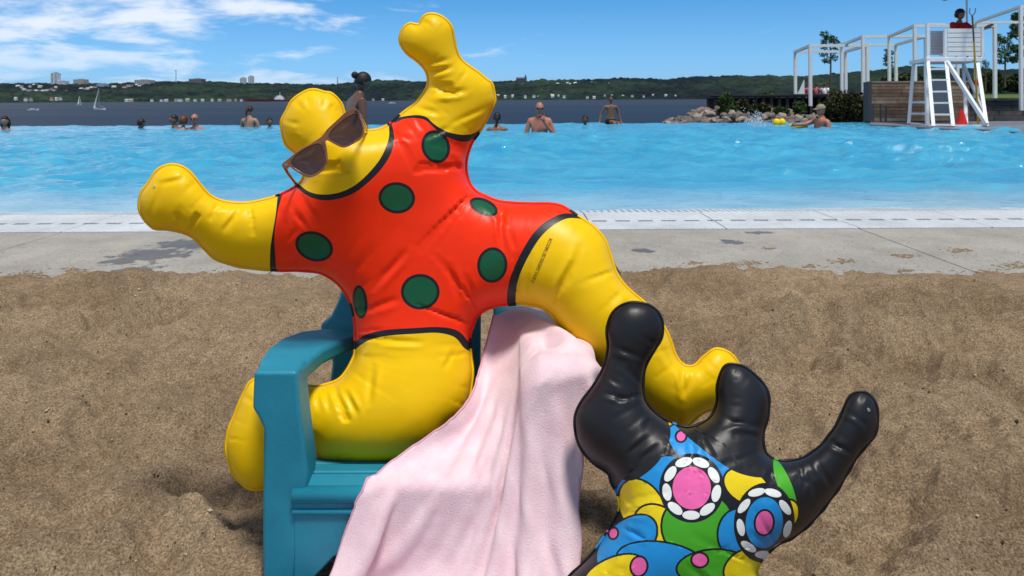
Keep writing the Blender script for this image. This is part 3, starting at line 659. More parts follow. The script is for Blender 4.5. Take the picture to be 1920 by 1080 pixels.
# bank behind the pool on the right
b = MB()
b.add([(gp(1250, 231, -.2).x-2.0, 19.3, -5.4), (60, 19.3, -5.4), (60, 70, -5.4), (19, 70, -5.4), (6.2, 20.2, -.30), (60, 20.2, -.10), (60, 66, .35), (20, 60, .0)],
      [(4, 5, 6, 7), (0, 1, 5, 4), (3, 0, 4, 7), (2, 3, 7, 6), (1, 2, 6, 5)])
structure(b.build('bank', mat('bank_earth', (0.06, 0.055, 0.045), .95, .1, var=(1, .4))))
# raised lawn with retaining wall
b = MB(); b.add([(13.2, 22.4, .60), (60, 22.4, .60), (80, 90, .95), (17.0, 41.5, .80)], [(0, 1, 2, 3)]); structure(b.build('lawn', LAWN))
rt = thing('retaining_wall', 'dark stone retaining wall in courses right of the lifeguard stand', 'wall', (14, 22, 0))
rr = random.Random(8)
for c in range(4):
    x = 12.6
    z0 = -.02+c*.155
    while x < 20:
        L = rr.uniform(.5, 1.1); b = MB(); b.box(x, x+L-.012, 22.0+rr.uniform(0, .02), 22.38, z0, z0+.147); b.build('block', STONE, rt, bevel=.01); x += L
b = MB(); b.box(12.6, 20, 21.92, 22.42, .601, .66); b.build('coping', mat('coping_dark', (.045, .045, .05), .8), rt)
# promenade pier
pr = thing('pier', 'dark pier deck on short posts behind the rocks', 'pier', (14, 36, 0)); DKW = mat('dark_timber', (.045, .043, .045), .85)
x0 = P(1318, 180, 37).x; x1 = P(1700, 180, 37).x; zt = P(1450, 178.5, 37).z
b = MB(); b.box(x0, x1, 35.6, 40.5, zt-.10, zt); b.build('walkway', DKW, pr)
b = MB(); b.box(x0, x1, 35.55, 35.62, zt-.02, zt+.05); b.build('edge_beam', DKW, pr)
for k in range(26):
    x = x0+.3+k*(x1-x0-.6)/25; b = MB(); b.box(x-.06, x+.06, 35.7, 35.82, -.6, zt-.102); b.build('post', DKW, pr)
b = MB(); b.box(x0+.6, x1, 38.2, 38.6, -1, zt-.14); tag(b.build('quay_wall', STONE), 'dark quay wall in shadow under the pier deck', 'wall')

# white pergola frames
def pergola(nl, fl, wpx, d_near, d_far, ztop_px, lab):
    """near-left and far-left post pixel x, near width in pixels"""
    A = P(nl, ztop_px, d_near); H = A.z; B = P(fl, ztop_px, d_far); wd = wpx/F*d_near
    z0 = .3
    t = thing('pergola', lab, 'pergola', (A.x, A.y, z0), 'white pergola frames')
    c = [Vector((A.x, A.y, 0)), Vector((A.x+wd, A.y, 0)), Vector((B.x+wd, B.y, 0)), Vector((B.x, B.y, 0))]
    w_ = .058*d_near/30
    for q in c:
        b = MB(); b.box(q.x-w_, q.x+w_, q.y-w_, q.y+w_, z0, H-2*w_-.004); b.build('post', WHITE, t)
    for i, (q, r) in enumerate(((c[0], c[1]), (c[3], c[2]))):
        b = MB(); b.beam((q.x-w_, q.y, H-w_), (r.x+w_, r.y, H-w_), 2*w_, 2*w_); b.build('beam', WHITE, t)
    for i, (q, r) in enumerate(((c[0], c[3]), (c[1], c[2]))):
        u = (r-q).normalized()*(w_+.004); b = MB(); b.beam(q+u+Vector((0, 0, H-w_)), r-u+Vector((0, 0, H-w_)), 1.9*w_, 1.9*w_); b.build('beam', WHITE, t)
pergola(1519, 1491, 107, 34.6, 39.2, 83, 'leftmost white pergola frame at the end of the pier')
pergola(1618, 1578, 118, 31.0, 36.0, 66, 'white pergola frame above the dark shrub, second from the left')
pergola(1715, 1667, 150, 26.0, 30.5, 46, 'white pergola frame behind the lifeguard stand and wooden wall')
pergola(1914, 1829, 200, 21.5, 26.0, 10, 'rightmost and tallest white pergola frame, cut by the picture edge')

# ---- wooden wall with planks
WOODS = [mat('plank_%d' % k, c, .8, .2, var=(5, .3), bump=(40, .3, .004)) for k, c in enumerate(((.20, .125, .08), (.27, .185, .125), (.15, .10, .07), (.31, .22, .16), (.22, .16, .12)))]
MATS2 = {}
ww = thing('wooden_wall', 'weathered horizontal plank wall beside the lifeguard stand', 'wall', (10, 18.6, 0))
d = 18.6; xL = P(1634, 200, d).x; xR = P(1818, 200, d).x; zT = P(1700, 155, d).z; zB = .10
nrow = 11; hh = (zT-zB)/nrow; rr = random.Random(4)
b = MB(); b.box(xL+.02, xR, d+.05, d+.25, zB, zT-.01); b.build('core', mat('core_dark', (.03, .028, .026), .9), ww)
for r in range(nrow):
    x = xL
    cuts = sorted([xL+rr.uniform(.5, 2.0)]) + [xR]
    for cx_ in cuts:
        b = MB(); b.box(x+.003, cx_-.003, d+rr.uniform(0, .008), d+.048, zB+r*hh+.006, zB+(r+1)*hh-.003); b.build('plank', rr.choice(WOODS), ww); x = cx_
b = MB(); b.box(xL-.08, xL-.002, d-.02, d+.26, zB, zT+.02); b.build('end_post', mat('steel_dark', (.05, .055, .065), .6), ww)
b = MB(); b.box(xL, xR, d-.01, d+.26, zT+.002, zT+.04); b.build('cap', WOODS[3], ww)
hr = thing('handrail', 'dark steel handrail in the water at the wooden wall corner', 'handrail', (xL, 18, 0)); ST = mat('steel_dark2', (.05, .055, .07), .45, .5)
for k, (pa, pb) in enumerate((((1637, 196), (1651, 196)), ((1651, 199), (1661, 199)))):
    a = P(pa[0], pa[1], 18.1); q = P(pb[0], pb[1], 18.1)
    b = MB(); b.tube([(a.x, a.y, .0), (a.x, a.y, a.z), (q.x, q.y, q.z), (q.x, q.y, 0)], .022, 8); b.build('rail', ST, hr)

# ---- rocks of the riprap embankment
ROCKS = [mat('rock_%d' % k, c, .9, .2, var=(4, .3), bump=(14, .6, .03)) for k, c in enumerate(((.24, .195, .165), (.17, .14, .125), (.32, .275, .235), (.20, .155, .14), (.13, .115, .11)))]
rk = thing('rock_embankment', 'pile of pinkish grey boulders at the far pool edge', 'rocks', (6, 22, -.3))
rr = random.Random(17)
def rock_mesh(seed):
    r2 = random.Random(seed); bm = bmesh.new(); bmesh.ops.create_icosphere(bm, subdivisions=2, radius=1)
    pl = [(Vector((r2.gauss(0, 1), r2.gauss(0, 1), r2.gauss(0, 1))).normalized(), r2.uniform(.55, .85)) for _ in range(9)]
    for v in bm.verts:
        for n, dd in pl:
            k = v.co.dot(n)
            if k > dd: v.co -= n*(k-dd)
        v.co *= 1+r2.uniform(-.04, .04)
    me = bpy.data.meshes.new('rock'); bm.to_mesh(me); bm.free(); me.materials.append(ROCKS[seed % 5]); return me
RM = [rock_mesh(k) for k in range(15)]
def rock(px, py, wpx, d):
    p = P(px, py, d); s = wpx*d/F/2*1.12
    o = link(bpy.data.objects.new('rock', RM[rr.randrange(15)])); o.parent = rk; o.location = p-Vector((6, 22, -.3))
    o.rotation_euler = (rr.uniform(-.6, .6), rr.uniform(-.6, .6), rr.uniform(0, 6.28)); o.scale = (s*rr.uniform(.9, 1.3), s*rr.uniform(.9, 1.3), s*rr.uniform(.65, .95))
def crest(px): return np.interp(px, [1250, 1275, 1300, 1330, 1345, 1380, 1420, 1470, 1500, 1530, 1640], [229, 219, 207, 199, 198, 204, 208, 208, 212, 216, 222])
for k in range(150):
    px = 1252+(k*2.39 % 285); t = rr.random(); cy = float(crest(px)); py = cy+3+(231-cy)*t
    rock(px+rr.uniform(-4, 4), py, rr.uniform(9, 21), 25.5-5.2*t)
# white sign board at the pier end
b = MB(); p0 = P(1502, 178.5, 36); b.prism([P(1494, 178.4, 36), P(1509, 178.4, 36), P(1508, 149, 36), P(1500, 168, 36)], (0, .05, 0)); tag(b.build('leaning_sail', WHITE), 'white leaning triangular board at the foot of the leftmost pergola', 'board')

# ---- shrubs and saplings
def leaves(b, pts, size, rr, up=.3):
    for p in pts:
        n = Vector((rr.gauss(0, 1), rr.gauss(0, 1), rr.gauss(0, 1)+up)).normalized(); a = n.orthogonal().normalized(); a.rotate(Matrix.Rotation(rr.uniform(0, 6.28), 3, n)); c = n.cross(a)
        s = size*rr.uniform(.6, 1.4)
        b.add([p-a*s*1.3, p-c*s*.6+n*s*.15, p+a*s*1.3, p+c*s*.6+n*s*.15], [(0, 1, 2, 3)])
def blobpts(rr, c, r, n):
    out_ = []
    while len(out_) < n:
        v = Vector((rr.uniform(-1, 1), rr.uniform(-1, 1), rr.uniform(-1, 1))); L = v.length
        if .35 < L < 1: out_.append(Vector((c[0]+v.x*r[0], c[1]+v.y*r[1], c[2]+v.z*r[2])))
    return out_
def shrub(px, py_top, py_bot, wpx, d, n, size, m, lab, seed, upright=False):
    rr = random.Random(seed); base = P(px, py_bot, d); h = (py_bot-py_top)/F*d; w = wpx/F*d
    t = thing('shrub', lab, 'shrub', base); b = MB(); st = MB()
    for k in range(14):
        a = rr.uniform(0, 6.28); r0 = rr.random()**.6*w*.36; hh = h*(1-.45*(r0/(w*.5))**2)*rr.uniform(.65, .98)
        c = (base.x+r0*math.cos(a), base.y+r0*.8*math.sin(a), base.z+hh*.50); rad = (w*.18, w*.18, hh*.52)
        leaves(b, blobpts(rr, c, rad, n//14), size, rr)
        st.tube([base+Vector((r0*.2*math.cos(a), r0*.2*math.sin(a), -.1)), Vector((c[0], c[1], c[2]))], [.02, .008], 5)
    b.build('foliage', m, t); st.build('stem', BARK, t)
SH1 = mat('shrub_olive', (.050, .052, .018), .7, .2, var=(2, .45)); SH2 = mat('shrub_green', (.045, .075, .022), .7, .2, var=(2, .45))
shrub(1586, 158, 231, 104, 20.3, 6500, .035, SH1, 'large dark olive shrub left of the wooden wall', 1)
shrub(1360, 170, 212, 42, 24, 1800, .05, SH2, 'feathery green shrub rooted at the left end of the rocks', 2)
shrub(1392, 184, 212, 34, 24.5, 1200, .05, SH1, 'low dark shrub among the rocks right of the feathery one', 3)
shrub(1428, 190, 212, 40, 24.6, 1200, .05, SH1, 'low dark shrub on the rocks above the splash', 4)
shrub(1497, 183, 214, 30, 24.0, 1200, .045, SH2, 'small green shrub on the rocks above the yellow swim ring', 5)
shrub(1465, 196, 213, 28, 24.2, 700, .045, SH2, 'lowest green shrub above the yellow swim vest', 6)
shrub(1442, 172, 182, 44, 41, 700, .09, SH2, 'bush peeping over the pier deck', 7)
shrub(1850, 128, 172, 70, 60, 2500, .18, LEAFD, 'dark leafy bush beyond the lawn at the stand', 8)
shrub(1915, 132, 172, 80, 62, 2500, .18, LEAFD, 'dark leafy bush beyond the lawn at the picture edge', 9)
shrub(1700, 130, 165, 100, 66, 3000, .2, LEAFD, 'dark leafy thicket beyond the wooden wall', 10)
def sapling(px, py_top, py_bot, wpx, d, n, lab, seed, m=LEAF):
    rr = random.Random(seed); base = P(px+wpx*.1, py_bot, d); h = (py_bot-py_top)/F*d; w = wpx/F*d
    t = thing('sapling', lab, 'tree', base); tr = MB(); b = MB()
    top = base+Vector((rr.uniform(-.1, .1), 0, h*.93)); mid = base.lerp(top, .5)+Vector((w*.05, 0, 0))
    tr.tube([base-Vector((0, 0, .8)), mid, top], [.07, .05, .02], 6)
    for k in range(9):
        q = base.lerp(top, .30+.68*k/8); a = (0 if k % 2 else math.pi)+rr.uniform(-.7, .7); L = w*.46*rr.uniform(.5, 1)*(1-.25*abs(k-4)/4)
        e = q+Vector((L*math.cos(a), L*math.sin(a)*.7, L*rr.uniform(.5, 1.0))); tr.tube([q, q.lerp(e, .5)+Vector((0, 0, -.03)), e], [.03, .02, .01], 5)
        leaves(b, blobpts(rr, q.lerp(e, .75), (w*.20, w*.20, w*.17), n//9), h*.026, rr)
    leaves(b, blobpts(rr, top, (w*.22, w*.22, w*.2), n//8), h*.026, rr)
    tr.build('trunk', BARK, t); b.build('crown', m, t)
sapling(1553, 66, 140, 40, 48, 700, 'slender sapling rising behind the leftmost pergola', 1)
sapling(1663, 94, 150, 26, 50, 600, 'short sapling between the second pergola and the stand', 2)
sapling(1880, 70, 140, 40, 46, 800, 'sapling right of the lifeguard stand under the pergola beam', 3)
sapling(1908, 26, 150, 44, 40, 900, 'tall thin sapling at the right picture edge', 4, mat('leaf_blue', (.05, .10, .045), .55, .3, var=(1.5, .3)))
sapling(1845, 115, 150, 24, 52, 400, 'little sapling glimpsed between the legs of the stand', 5)
# ================================================================== LIFEGUARD STAND
NL, NR = P(1738, 108, 16.0), P(1838, 108, 16.0); FL, FR = P(1708, 108, 17.3), P(1806, 108, 17.3)
ZP = NL.z; ZD = 0.104
ls = thing('lifeguard_stand', 'white timber lifeguard stand with ladder and slatted box seat', 'lifeguard stand', (NL.x, NL.y, ZD))
for q in (NL, NR, FL, FR): q.z = ZP
def gpt(px, py): return gp(px, py, ZD)
b = MB(); b.prism([NL+Vector((-.03, -.03, -.09)), NR+Vector((.03, -.03, -.09)), FR+Vector((.03, .03, -.09)), FL+Vector((-.03, .03, -.09))], (0, 0, .09)); b.build('platform', WHITE, ls, bevel=.01)
foot = {'ladder_l': gpt(1750, 237.5), 'ladder_r': gpt(1787, 237.5), 'near_r': gpt(1850, 237.5), 'far_l': gpt(1704, 232.8), 'far_r': gpt(1812, 232.8), 'mid_l': gpt(1739, 234.2)}
topz = ZP-.092
def leg(nm, a, bt, w_=.065):
    b = MB(); b.beam(Vector((a[0], a[1], topz if len(a) < 3 else a[2])), bt, w_, w_); b.build(nm, WHITE, ls)
Lt = P(1740, 111, 16.0); Rt = P(1774, 111, 16.0)
leg('ladder_rail', (Lt.x, Lt.y), foot['ladder_l']); leg('ladder_rail', (Rt.x, Rt.y), foot['ladder_r'])
leg('leg', (NR.x-.04, NR.y+.04), foot['near_r']); leg('leg', (FL.x+.04, FL.y-.04), foot['far_l']); leg('leg', (FR.x-.02, FR.y-.04), foot['far_r'])
ml = NL.lerp(FL, .12); leg('leg', (ml.x+.03, ml.y), foot['mid_l'])
A0 = Vector((Lt.x, Lt.y, topz)); B0 = Vector((Rt.x, Rt.y, topz))
for zz in (126, 148, 171, 193, 215, 234):
    t = (zz-111)/(237.5-111); a = A0.lerp(foot['ladder_l'], t); q = B0.lerp(foot['ladder_r'], t)
    b = MB(); b.beam(a, q, .07, .035); b.build('rung', WHITE, ls)
b = MB(); b.beam(P(1776, 117, 15.95), foot['near_r']+Vector((-.05, -.08, .05)), .06, .08); b.build('brace', WHITE, ls)
b = MB(); b.beam(P(1805, 116, 17.2), P(1845, 215, 16.6), .05, .05); b.build('brace', WHITE, ls)
for z_ in (192, 213):
    b = MB(); b.beam(P(1706, z_, 17.2), P(1738, z_, 16.3), .04, .045); b.build('side_rail', WHITE, ls)
b = MB(); b.beam(foot['ladder_r']+Vector((.04, 0, .02)), foot['near_r']+Vector((-.04, 0, .02)), .04, .04); b.build('sill', WHITE, ls)
b = MB(); b.beam(foot['far_l']+Vector((.04, -.03, .02)), foot['ladder_l']+Vector((-.04, 0.03, .02)), .04, .04); b.build('sill', WHITE, ls)
b = MB(); b.prism([P(1745, 150, 17.0), P(1778, 150, 17.0), P(1783, 214, 17.0), P(1750, 214, 17.0)], (0, .03, 0)); b.build('mesh_panel', GREYP, ls)
# box seat: front slats, side slats, posts
def slats(pa, pb, d0, d1, ytop, ybot, n, nm):
    for k in range(n):
        y0 = ytop+(ybot-ytop)*(k+.06)/n; y1 = ytop+(ybot-ytop)*(k+.94)/n
        b = MB(); a0, a1, b0, b1 = P(pa, y1, d0), P(pa, y0, d0), P(pb, y1, d1), P(pb, y0, d1)
        a0.z = b0.z; a1.z = b1.z
        b.prism([a0, b0, b1, a1], (0, .025, 0)); b.build(nm, WHITE, ls)
slats(1777, 1839, 16.0, 16.0, 53, 105, 6, 'front_slat')
slats(1745, 1771, 16.9, 16.9, 58, 103, 8, 'side_slat')
b = MB(); b.prism([P(1745, 103, 16.95), P(1771, 103, 16.95), P(1771, 58, 16.95), P(1745, 58, 16.95)], (0, .02, 0)); b.build('side_backing', GREYP, ls)
b = MB(); b.prism([P(1777, 105, 16.04), P(1839, 105, 16.04), P(1839, 53.5, 16.04), P(1777, 53.5, 16.04)], (0, .02, 0)); b.build('front_backing', GREYP, ls)
for (px, d_, yt) in ((1739, 16.05, 45), (1772, 16.02, 55), (1841, 16.05, 50), (1838, 17.2, 55)):
    a = P(px, yt, d_); b = MB(); b.box(a.x-.03, a.x+.03, d_-.03, d_+.03, ZP, a.z); b.build('post', WHITE, ls)
b = MB(); a = P(1739, 45, 16.05); q = P(1772, 46, 16.02); b.beam(a, q, .05, .05); b.build('guard_rail', WHITE, ls)
sb = P(1805, 66, 16.6); b = MB(); b.box(sb.x-.35, sb.x+.30, 16.3, 16.9, sb.z-.45, sb.z-.40); b.build('seat', WHITE, ls)

# parasol over the stand (only its pole and the tip of one panel are in view)
pc = P(1812, 46, 16.7); zt = 3.75
pu = thing('parasol', 'parasol on a thin pale pole over the lifeguard stand', 'parasol', (pc.x, pc.y, ZP))
b = MB(); b.tube([(pc.x+.02, pc.y, ZP), (pc.x, pc.y, zt+.3)], .022, 8); b.build('pole', WHITE, pu)
rimp = P(1772, 2.0, 16.2); R_ = 1.05; b = MB(); n = 8; top = Vector((pc.x, pc.y, zt+.28)); vs = [top]
a0 = math.atan2(rimp.y-pc.y, rimp.x-pc.x); zr = P(1772, 1.5, 16.2).z
for k in range(n):
    a = a0+2*math.pi*k/n; rad = (Vector((rimp.x, rimp.y))-Vector((pc.x, pc.y))).length if k == 0 else R_
    vs.append(Vector((pc.x+rad*math.cos(a), pc.y+rad*math.sin(a), zr+(.0 if k == 0 else .35))))
vs2 = [v+Vector((0, 0, -.012)) for v in vs]
b.add(vs+vs2, [(0, 1+k, 1+(k+1) % n) for k in range(n)]+[(n+1, n+2+(k+1) % n, n+2+k) for k in range(n)]+[(1+k, n+2+k, n+2+(k+1) % n, 1+(k+1) % n) for k in range(n)])
b.build('canopy', mat('canopy_grey', (.14, .15, .17), .8), pu)
# rescue pole with yellow lower half
rp = thing('rescue_pole', 'long yellow rescue pole leaning on the lifeguard stand', 'rescue pole', gpt(1834, 233))
t0, t1, t2 = P(1823, 30, 15.85), P(1826, 78, 15.8), gp(1834, 232, ZD)
b = MB(); b.tube([t0, t1], .018, 8); b.build('upper_shaft', mat('pole_dark', (.06, .05, .045), .5), rp)
b = MB(); b.tube([t1, t2], .020, 8); b.build('lower_shaft', mat('pole_yellow', (.62, .42, .03), .5), rp)
b = MB(); b.tube([t0, t0+Vector((-.06, 0, .07)), t0+Vector((-.05, 0, .17))], .010, 6); b.tube([t0, t0+Vector((.06, 0, .07)), t0+Vector((.07, 0, .17))], .010, 6); b.build('hook', mat('pole_dark', (.06, .05, .045), .5), rp)
rc = thing('rescue_can', 'red and white rescue float hung on the lifeguard stand', 'rescue float', P(1832, 165, 16.4))
a = P(1833, 154, 16.4); RED = mat('red_plastic', (.62, .02, .015), .4, .4)
b = MB(); b.ball(a, (.085, .07, .085), 12, 8); b.build('float', RED, rc, smooth=True)
b = MB(); b.tube([a-Vector((0, 0, .07)), a-Vector((0, 0, .27))], [.05, .035], 10); b.build('strap', WHITE, rc)
# traffic cone
cb = gp(1803, 234.6, ZD); tc = thing('traffic_cone', 'red traffic cone under the lifeguard stand', 'traffic cone', cb)
b = MB(); b.box(cb.x-.15, cb.x+.15, cb.y-.15, cb.y+.15, ZD+.001, ZD+.03); b.build('base', RED, tc, bevel=.01)
b = MB(); b.tube([cb+Vector((0, 0, .03)), cb+Vector((0, 0, .33))], [.115, .035], 16); b.build('body', RED, tc, smooth=False)

# ================================================================== PEOPLE
def head_mesh(b, c, s, yaw, tilt=0.0, female=False):
    """head with nose, brow, chin and ears; c = centre, faces -Y before yaw"""
    R = Matrix.Rotation(yaw, 3, 'Z') @ Matrix.Rotation(tilt, 3, 'X'); c = Vector(c)
    def fn(v):
        x, y, z = v
        if z < -.35*.115: x *= 1-.30*min(1, (-z/.115-.35)/.65); y *= 1-.12*min(1, (-z/.115-.35)/.65)
        if y < -.05 and abs(x) < .022 and -.035 < z < .02: y -= .020*(1-abs(x)/.022)*(1 if z < 0 else .5)
        if y < -.06 and .015 < z < .045: y -= .006
        if y < -.05 and abs(x) < .045 and -.075 < z < -.05: y -= .007
        if y < -.05 and z < -.085: y -= .008
        return c+R @ (Vector((x, y, z))*s)
    b.ball((0, 0, 0), (.076, .097, .115), 20, 16, fn)
    for sx in (-1, 1):
        b.ball((0, 0, 0), 1, 8, 6, lambda v: c+R @ (Vector((sx*.077+v.x*.010, .008+v.y*.018, -.005+v.z*.030))*s))
def eyes_mesh(c, s, yaw, tilt=0.0):
    R = Matrix.Rotation(yaw, 3, 'Z') @ Matrix.Rotation(tilt, 3, 'X'); b = MB()
    for sx in (-1, 1):
        b.ball((0, 0, 0), 1, 8, 6, lambda v: Vector(c)+R @ (Vector((sx*.031+v.x*.014, -.086+v.y*.008, .004+v.z*.008))*s))
    return b
def hair_mesh(c, s, yaw, style, tilt=0.0):
    R = Matrix.Rotation(yaw, 3, 'Z') @ Matrix.Rotation(tilt, 3, 'X'); c = Vector(c); b = MB(); rr = random.Random(int(c.x*100))
    T = lambda v: c+R @ (Vector(v)*s)
    def cap(v, k=1.0):
        x, y, z = v
        if y < -.2 and z < .25: z = max(z, .25); y = max(y, -.62)      # hairline above the brow
        if z < -.45: z = -.45
        return T((x*.088*k, .008+y*.108*k, .012+z*.120*k))
    k = 1.0
    if style == 'curly': k = 1.16
    if style == 'short': k = .97
    b.ball((0, 0, 0), 1, 16, 12, lambda v: cap(v, k*(1+(rr.uniform(-.06, .06) if style == 'curly' else rr.uniform(-.015, .015)))))
    if style in ('bun',):
        b.ball((0, 0, 0), 1, 10, 8, lambda v: T((v.x*.045, .125+v.y*.045, .055+v.z*.045)))
    if style == 'ponytail':
        b.tube([T((0, .09, .05)), T((0, .14, .02)), T((0, .145, -.08)), T((0, .13, -.20))], [.03*s, .035*s, .03*s, .008*s], 8)
    if style == 'long':
        for a in (-.9, -.45, 0, .45, .9):
            b.tube([T((.07*math.sin(a), .08*math.cos(a), .03)), T((.088*math.sin(a), .095*math.cos(a), -.08)), T((.085*math.sin(a), .09*math.cos(a), -.21))], [.045*s, .042*s, .018*s], 8)
    return b
DEF = dict(pelvis=(0, 0, .95), spine=(0, .01, 1.13), chest=(0, 0, 1.33), neck=(0, .01, 1.49), headb=(0, .0, 1.56),
           sh=(.185, .01, 1.42), el=(.245, .03, 1.14), wr=(.25, -.05, .89), hip=(.10, 0, .91), kn=(.115, -.02, .50), an=(.115, .02, .09), to=(.125, -.13, .035))
def person(label, loc, yaw, skin, hair=None, hstyle='short', height=1.75, pose=None, hyaw=0.0, htilt=0.0, heavy=1.0, cloth=None, top=None, shades=False, cap=None, face=True, name='person', group=None, grip=None):
    """standing figure facing -Y, feet at loc; pose overrides joints as name+'L' / name+'R' (L = the image-left side before yaw)"""
    pose = pose or {}; s = height/1.75
    J = {}
    for k, v in DEF.items():
        if k in ('pelvis', 'spine', 'chest', 'neck', 'headb'): J[k] = Vector(pose.get(k, v))
        else:
            J[k+'L'] = Vector(pose.get(k+'L', (-v[0], v[1], v[2]))); J[k+'R'] = Vector(pose.get(k+'R', v))
    names = list(J); idx = {n: i for i, n in enumerate(names)}
    rad = dict(pelvis=(.155, .11), spine=(.135, .10), chest=(.155, .11), neck=(.056, .056), headb=(.056, .058), sh=(.062, .062), el=(.042, .042), wr=(.028, .03), hip=(.085, .085), kn=(.056, .06), an=(.038, .042), to=(.035, .03))
    Rz = Matrix.Rotation(yaw, 3, 'Z'); L0 = Vector(loc)
    W = lambda v: L0+Rz @ (Vector(v)*s)
    ed = [('pelvis', 'spine'), ('spine', 'chest'), ('chest', 'neck'), ('neck', 'headb')]
    for q in 'LR': ed += [('chest', 'sh'+q), ('sh'+q, 'el'+q), ('el'+q, 'wr'+q), ('pelvis', 'hip'+q), ('hip'+q, 'kn'+q), ('kn'+q, 'an'+q), ('an'+q, 'to'+q)]
    me = bpy.data.meshes.new('sk'); me.from_pydata([W(J[n]) for n in names], [(idx[a], idx[c]) for a, c in ed], [])
    ob = bpy.data.objects.new('sk', me); C.objects.link(ob)
    md = ob.modifiers.new('s', 'SKIN'); md.use_smooth_shade = True
    for n in names:
        key = n if n in rad else n[:-1]; r = rad[key]; h_ = heavy if key in ('pelvis', 'spine', 'chest') else 1+(heavy-1)*.4
        me.skin_vertices[0].data[idx[n]].radius = (r[0]*s*h_, r[1]*s*h_)
        me.skin_vertices[0].data[idx[n]].use_root = (n == 'pelvis')
    sm = ob.modifiers.new('u', 'SUBSURF'); sm.levels = 2; sm.render_levels = 2
    dg = bpy.context.evaluated_depsgraph_get(); ev = ob.evaluated_get(dg); em = ev.to_mesh()
    b = MB(); b.add([v.co.copy() for v in em.vertices], [tuple(p.vertices) for p in em.polygons]); ev.to_mesh_clear()
    bpy.data.objects.remove(ob); bpy.data.meshes.remove(me)
    # hands
    for q in 'LR':
        wr = W(J['wr'+q]); d = (wr-W(J['el'+q])).normalized(); sd_ = d.cross(Vector((0, 1, .3))).normalized()
        if grip and q in grip: d = (d*.5+Vector((0, 0, -1))*.5).normalized()
        pal = wr+d*.05*s; b.tube([wr-d*.02*s, pal, pal+d*.035*s], [.026*s, .036*s, .030*s], 8)
        for f in range(4):
            o_ = sd_*(f-1.5)*.017*s; L = (.068, .078, .073, .056)[f]*s; k0 = pal+d*.03*s+o_; k1 = k0+d*L*.55; k2 = k1+(d+Vector((0, -.25, -.35))).normalized()*L*.45
            b.tube([k0, k1, k2], [.0085*s, .008*s, .006*s], 5)
        th = pal-sd_*.026*s; b.tube([th-d*.03*s, th-sd_*.02*s+d*.005*s, th-sd_*.03*s+d*.035*s], [.011*s, .010*s, .007*s], 5)
    hc = W(J['headb'])+Rz @ Vector((0, -.012, .095))*s; hy = yaw+hyaw
    head_mesh(b, hc, s, hy, htilt)
    t = thing(name, label, 'person', L0, group)
    b.build('body', skin, t, smooth=True)
    if hair: hair_mesh(hc, s, hy, hstyle, htilt).build('hair', hair, t, smooth=True)
    if face and not shades: eyes_mesh(hc, s, hy, htilt).build('eyes', mat('eye_dark', (.02, .015, .012), .3), t, smooth=True)
    if shades:
        R = Matrix.Rotation(hy, 3, 'Z') @ Matrix.Rotation(htilt, 3, 'X'); g_ = MB()
        for sx in (-1, 1):
            g_.ball((0, 0, 0), 1, 8, 6, lambda v: hc+R @ (Vector((sx*.034+v.x*.030, -.098+v.y*.012, .008+v.z*.022))*s))
            g_.tube([hc+R @ (Vector((sx*.066, -.085, .012))*s), hc+R @ (Vector((sx*.082, .0, .012))*s)], .006*s, 5)
        g_.build('sunglasses', mat('shade_black', (.008, .008, .009), .2, .6), t, smooth=True)
    if cap:
        R = Matrix.Rotation(hy, 3, 'Z') @ Matrix.Rotation(htilt, 3, 'X'); g_ = MB()
        g_.ball((0, 0, 0), 1, 14, 10, lambda v: hc+R @ (Vector((v.x*.090, .005+v.y*.108, .035+max(v.z, -.05)*.095))*s))
        g_.prism([hc+R @ (Vector(p)*s) for p in ((-.06, -.09, .035), (-.045, -.17, .025), (.045, -.17, .025), (.06, -.09, .035))], (0, 0, .012)); g_.build('cap', cap, t, smooth=False)
    if cloth:      # trunks / bikini bottoms hugging the hips
        g_ = MB(); pv = J['pelvis']
        rings = [pv+Vector((0, 0, .07)), pv, pv+Vector((0, 0, -.09))]
        g_.tube([W(p) for p in rings], [.172*s*heavy, .176*s*heavy, .155*s*heavy], 14)
        for q in 'LR': g_.tube([W(J['hip'+q]), W(J['hip'+q].lerp(J['kn'+q], .45))], [.100*s, .092*s], 10)
        g_.build('swimwear', cloth, t, smooth=True)
    if top:
        g_ = MB(); c_ = J['chest']; sp = J['spine']; pv = J['pelvis']
        if top[0] == 'shirt':
            g_.tube([W(pv+Vector((0, 0, -.03))), W(sp), W(c_), W(c_.lerp(J['neck'], .55)), W(c_.lerp(J['neck'], .85))], [.175*s, .165*s, .185*s, .135*s, .07*s], 16)
            for q in 'LR': g_.tube([W(c_.lerp(J['sh'+q], .45)), W(J['sh'+q]), W(J['sh'+q].lerp(J['el'+q], .65))], [.105*s, .088*s, .072*s], 10)
            g_.build('shirt', top[1], t, smooth=True)
        else:
            n_ = 20
            for kk in range(n_):
                pass
            ring = []
            for kk in range(n_+1):
                a = 2*math.pi*kk/n_; ring.append(W(c_+Vector((.172*math.cos(a), .122*math.sin(a), -.07))))
            g_.tube(ring, .017*s, 6, cap=False); g_.build('bikini_band', top[1], t, smooth=True)
    return t
def wader(px, pyw, sub, **k):
    """person in the pool whose body meets the water at pixel (px, pyw); sub = depth of the feet below the surface"""
    q = gp(px, pyw, Z_WATER); q.z = Z_WATER-sub; return person(loc=q, **k)
PI = math.pi
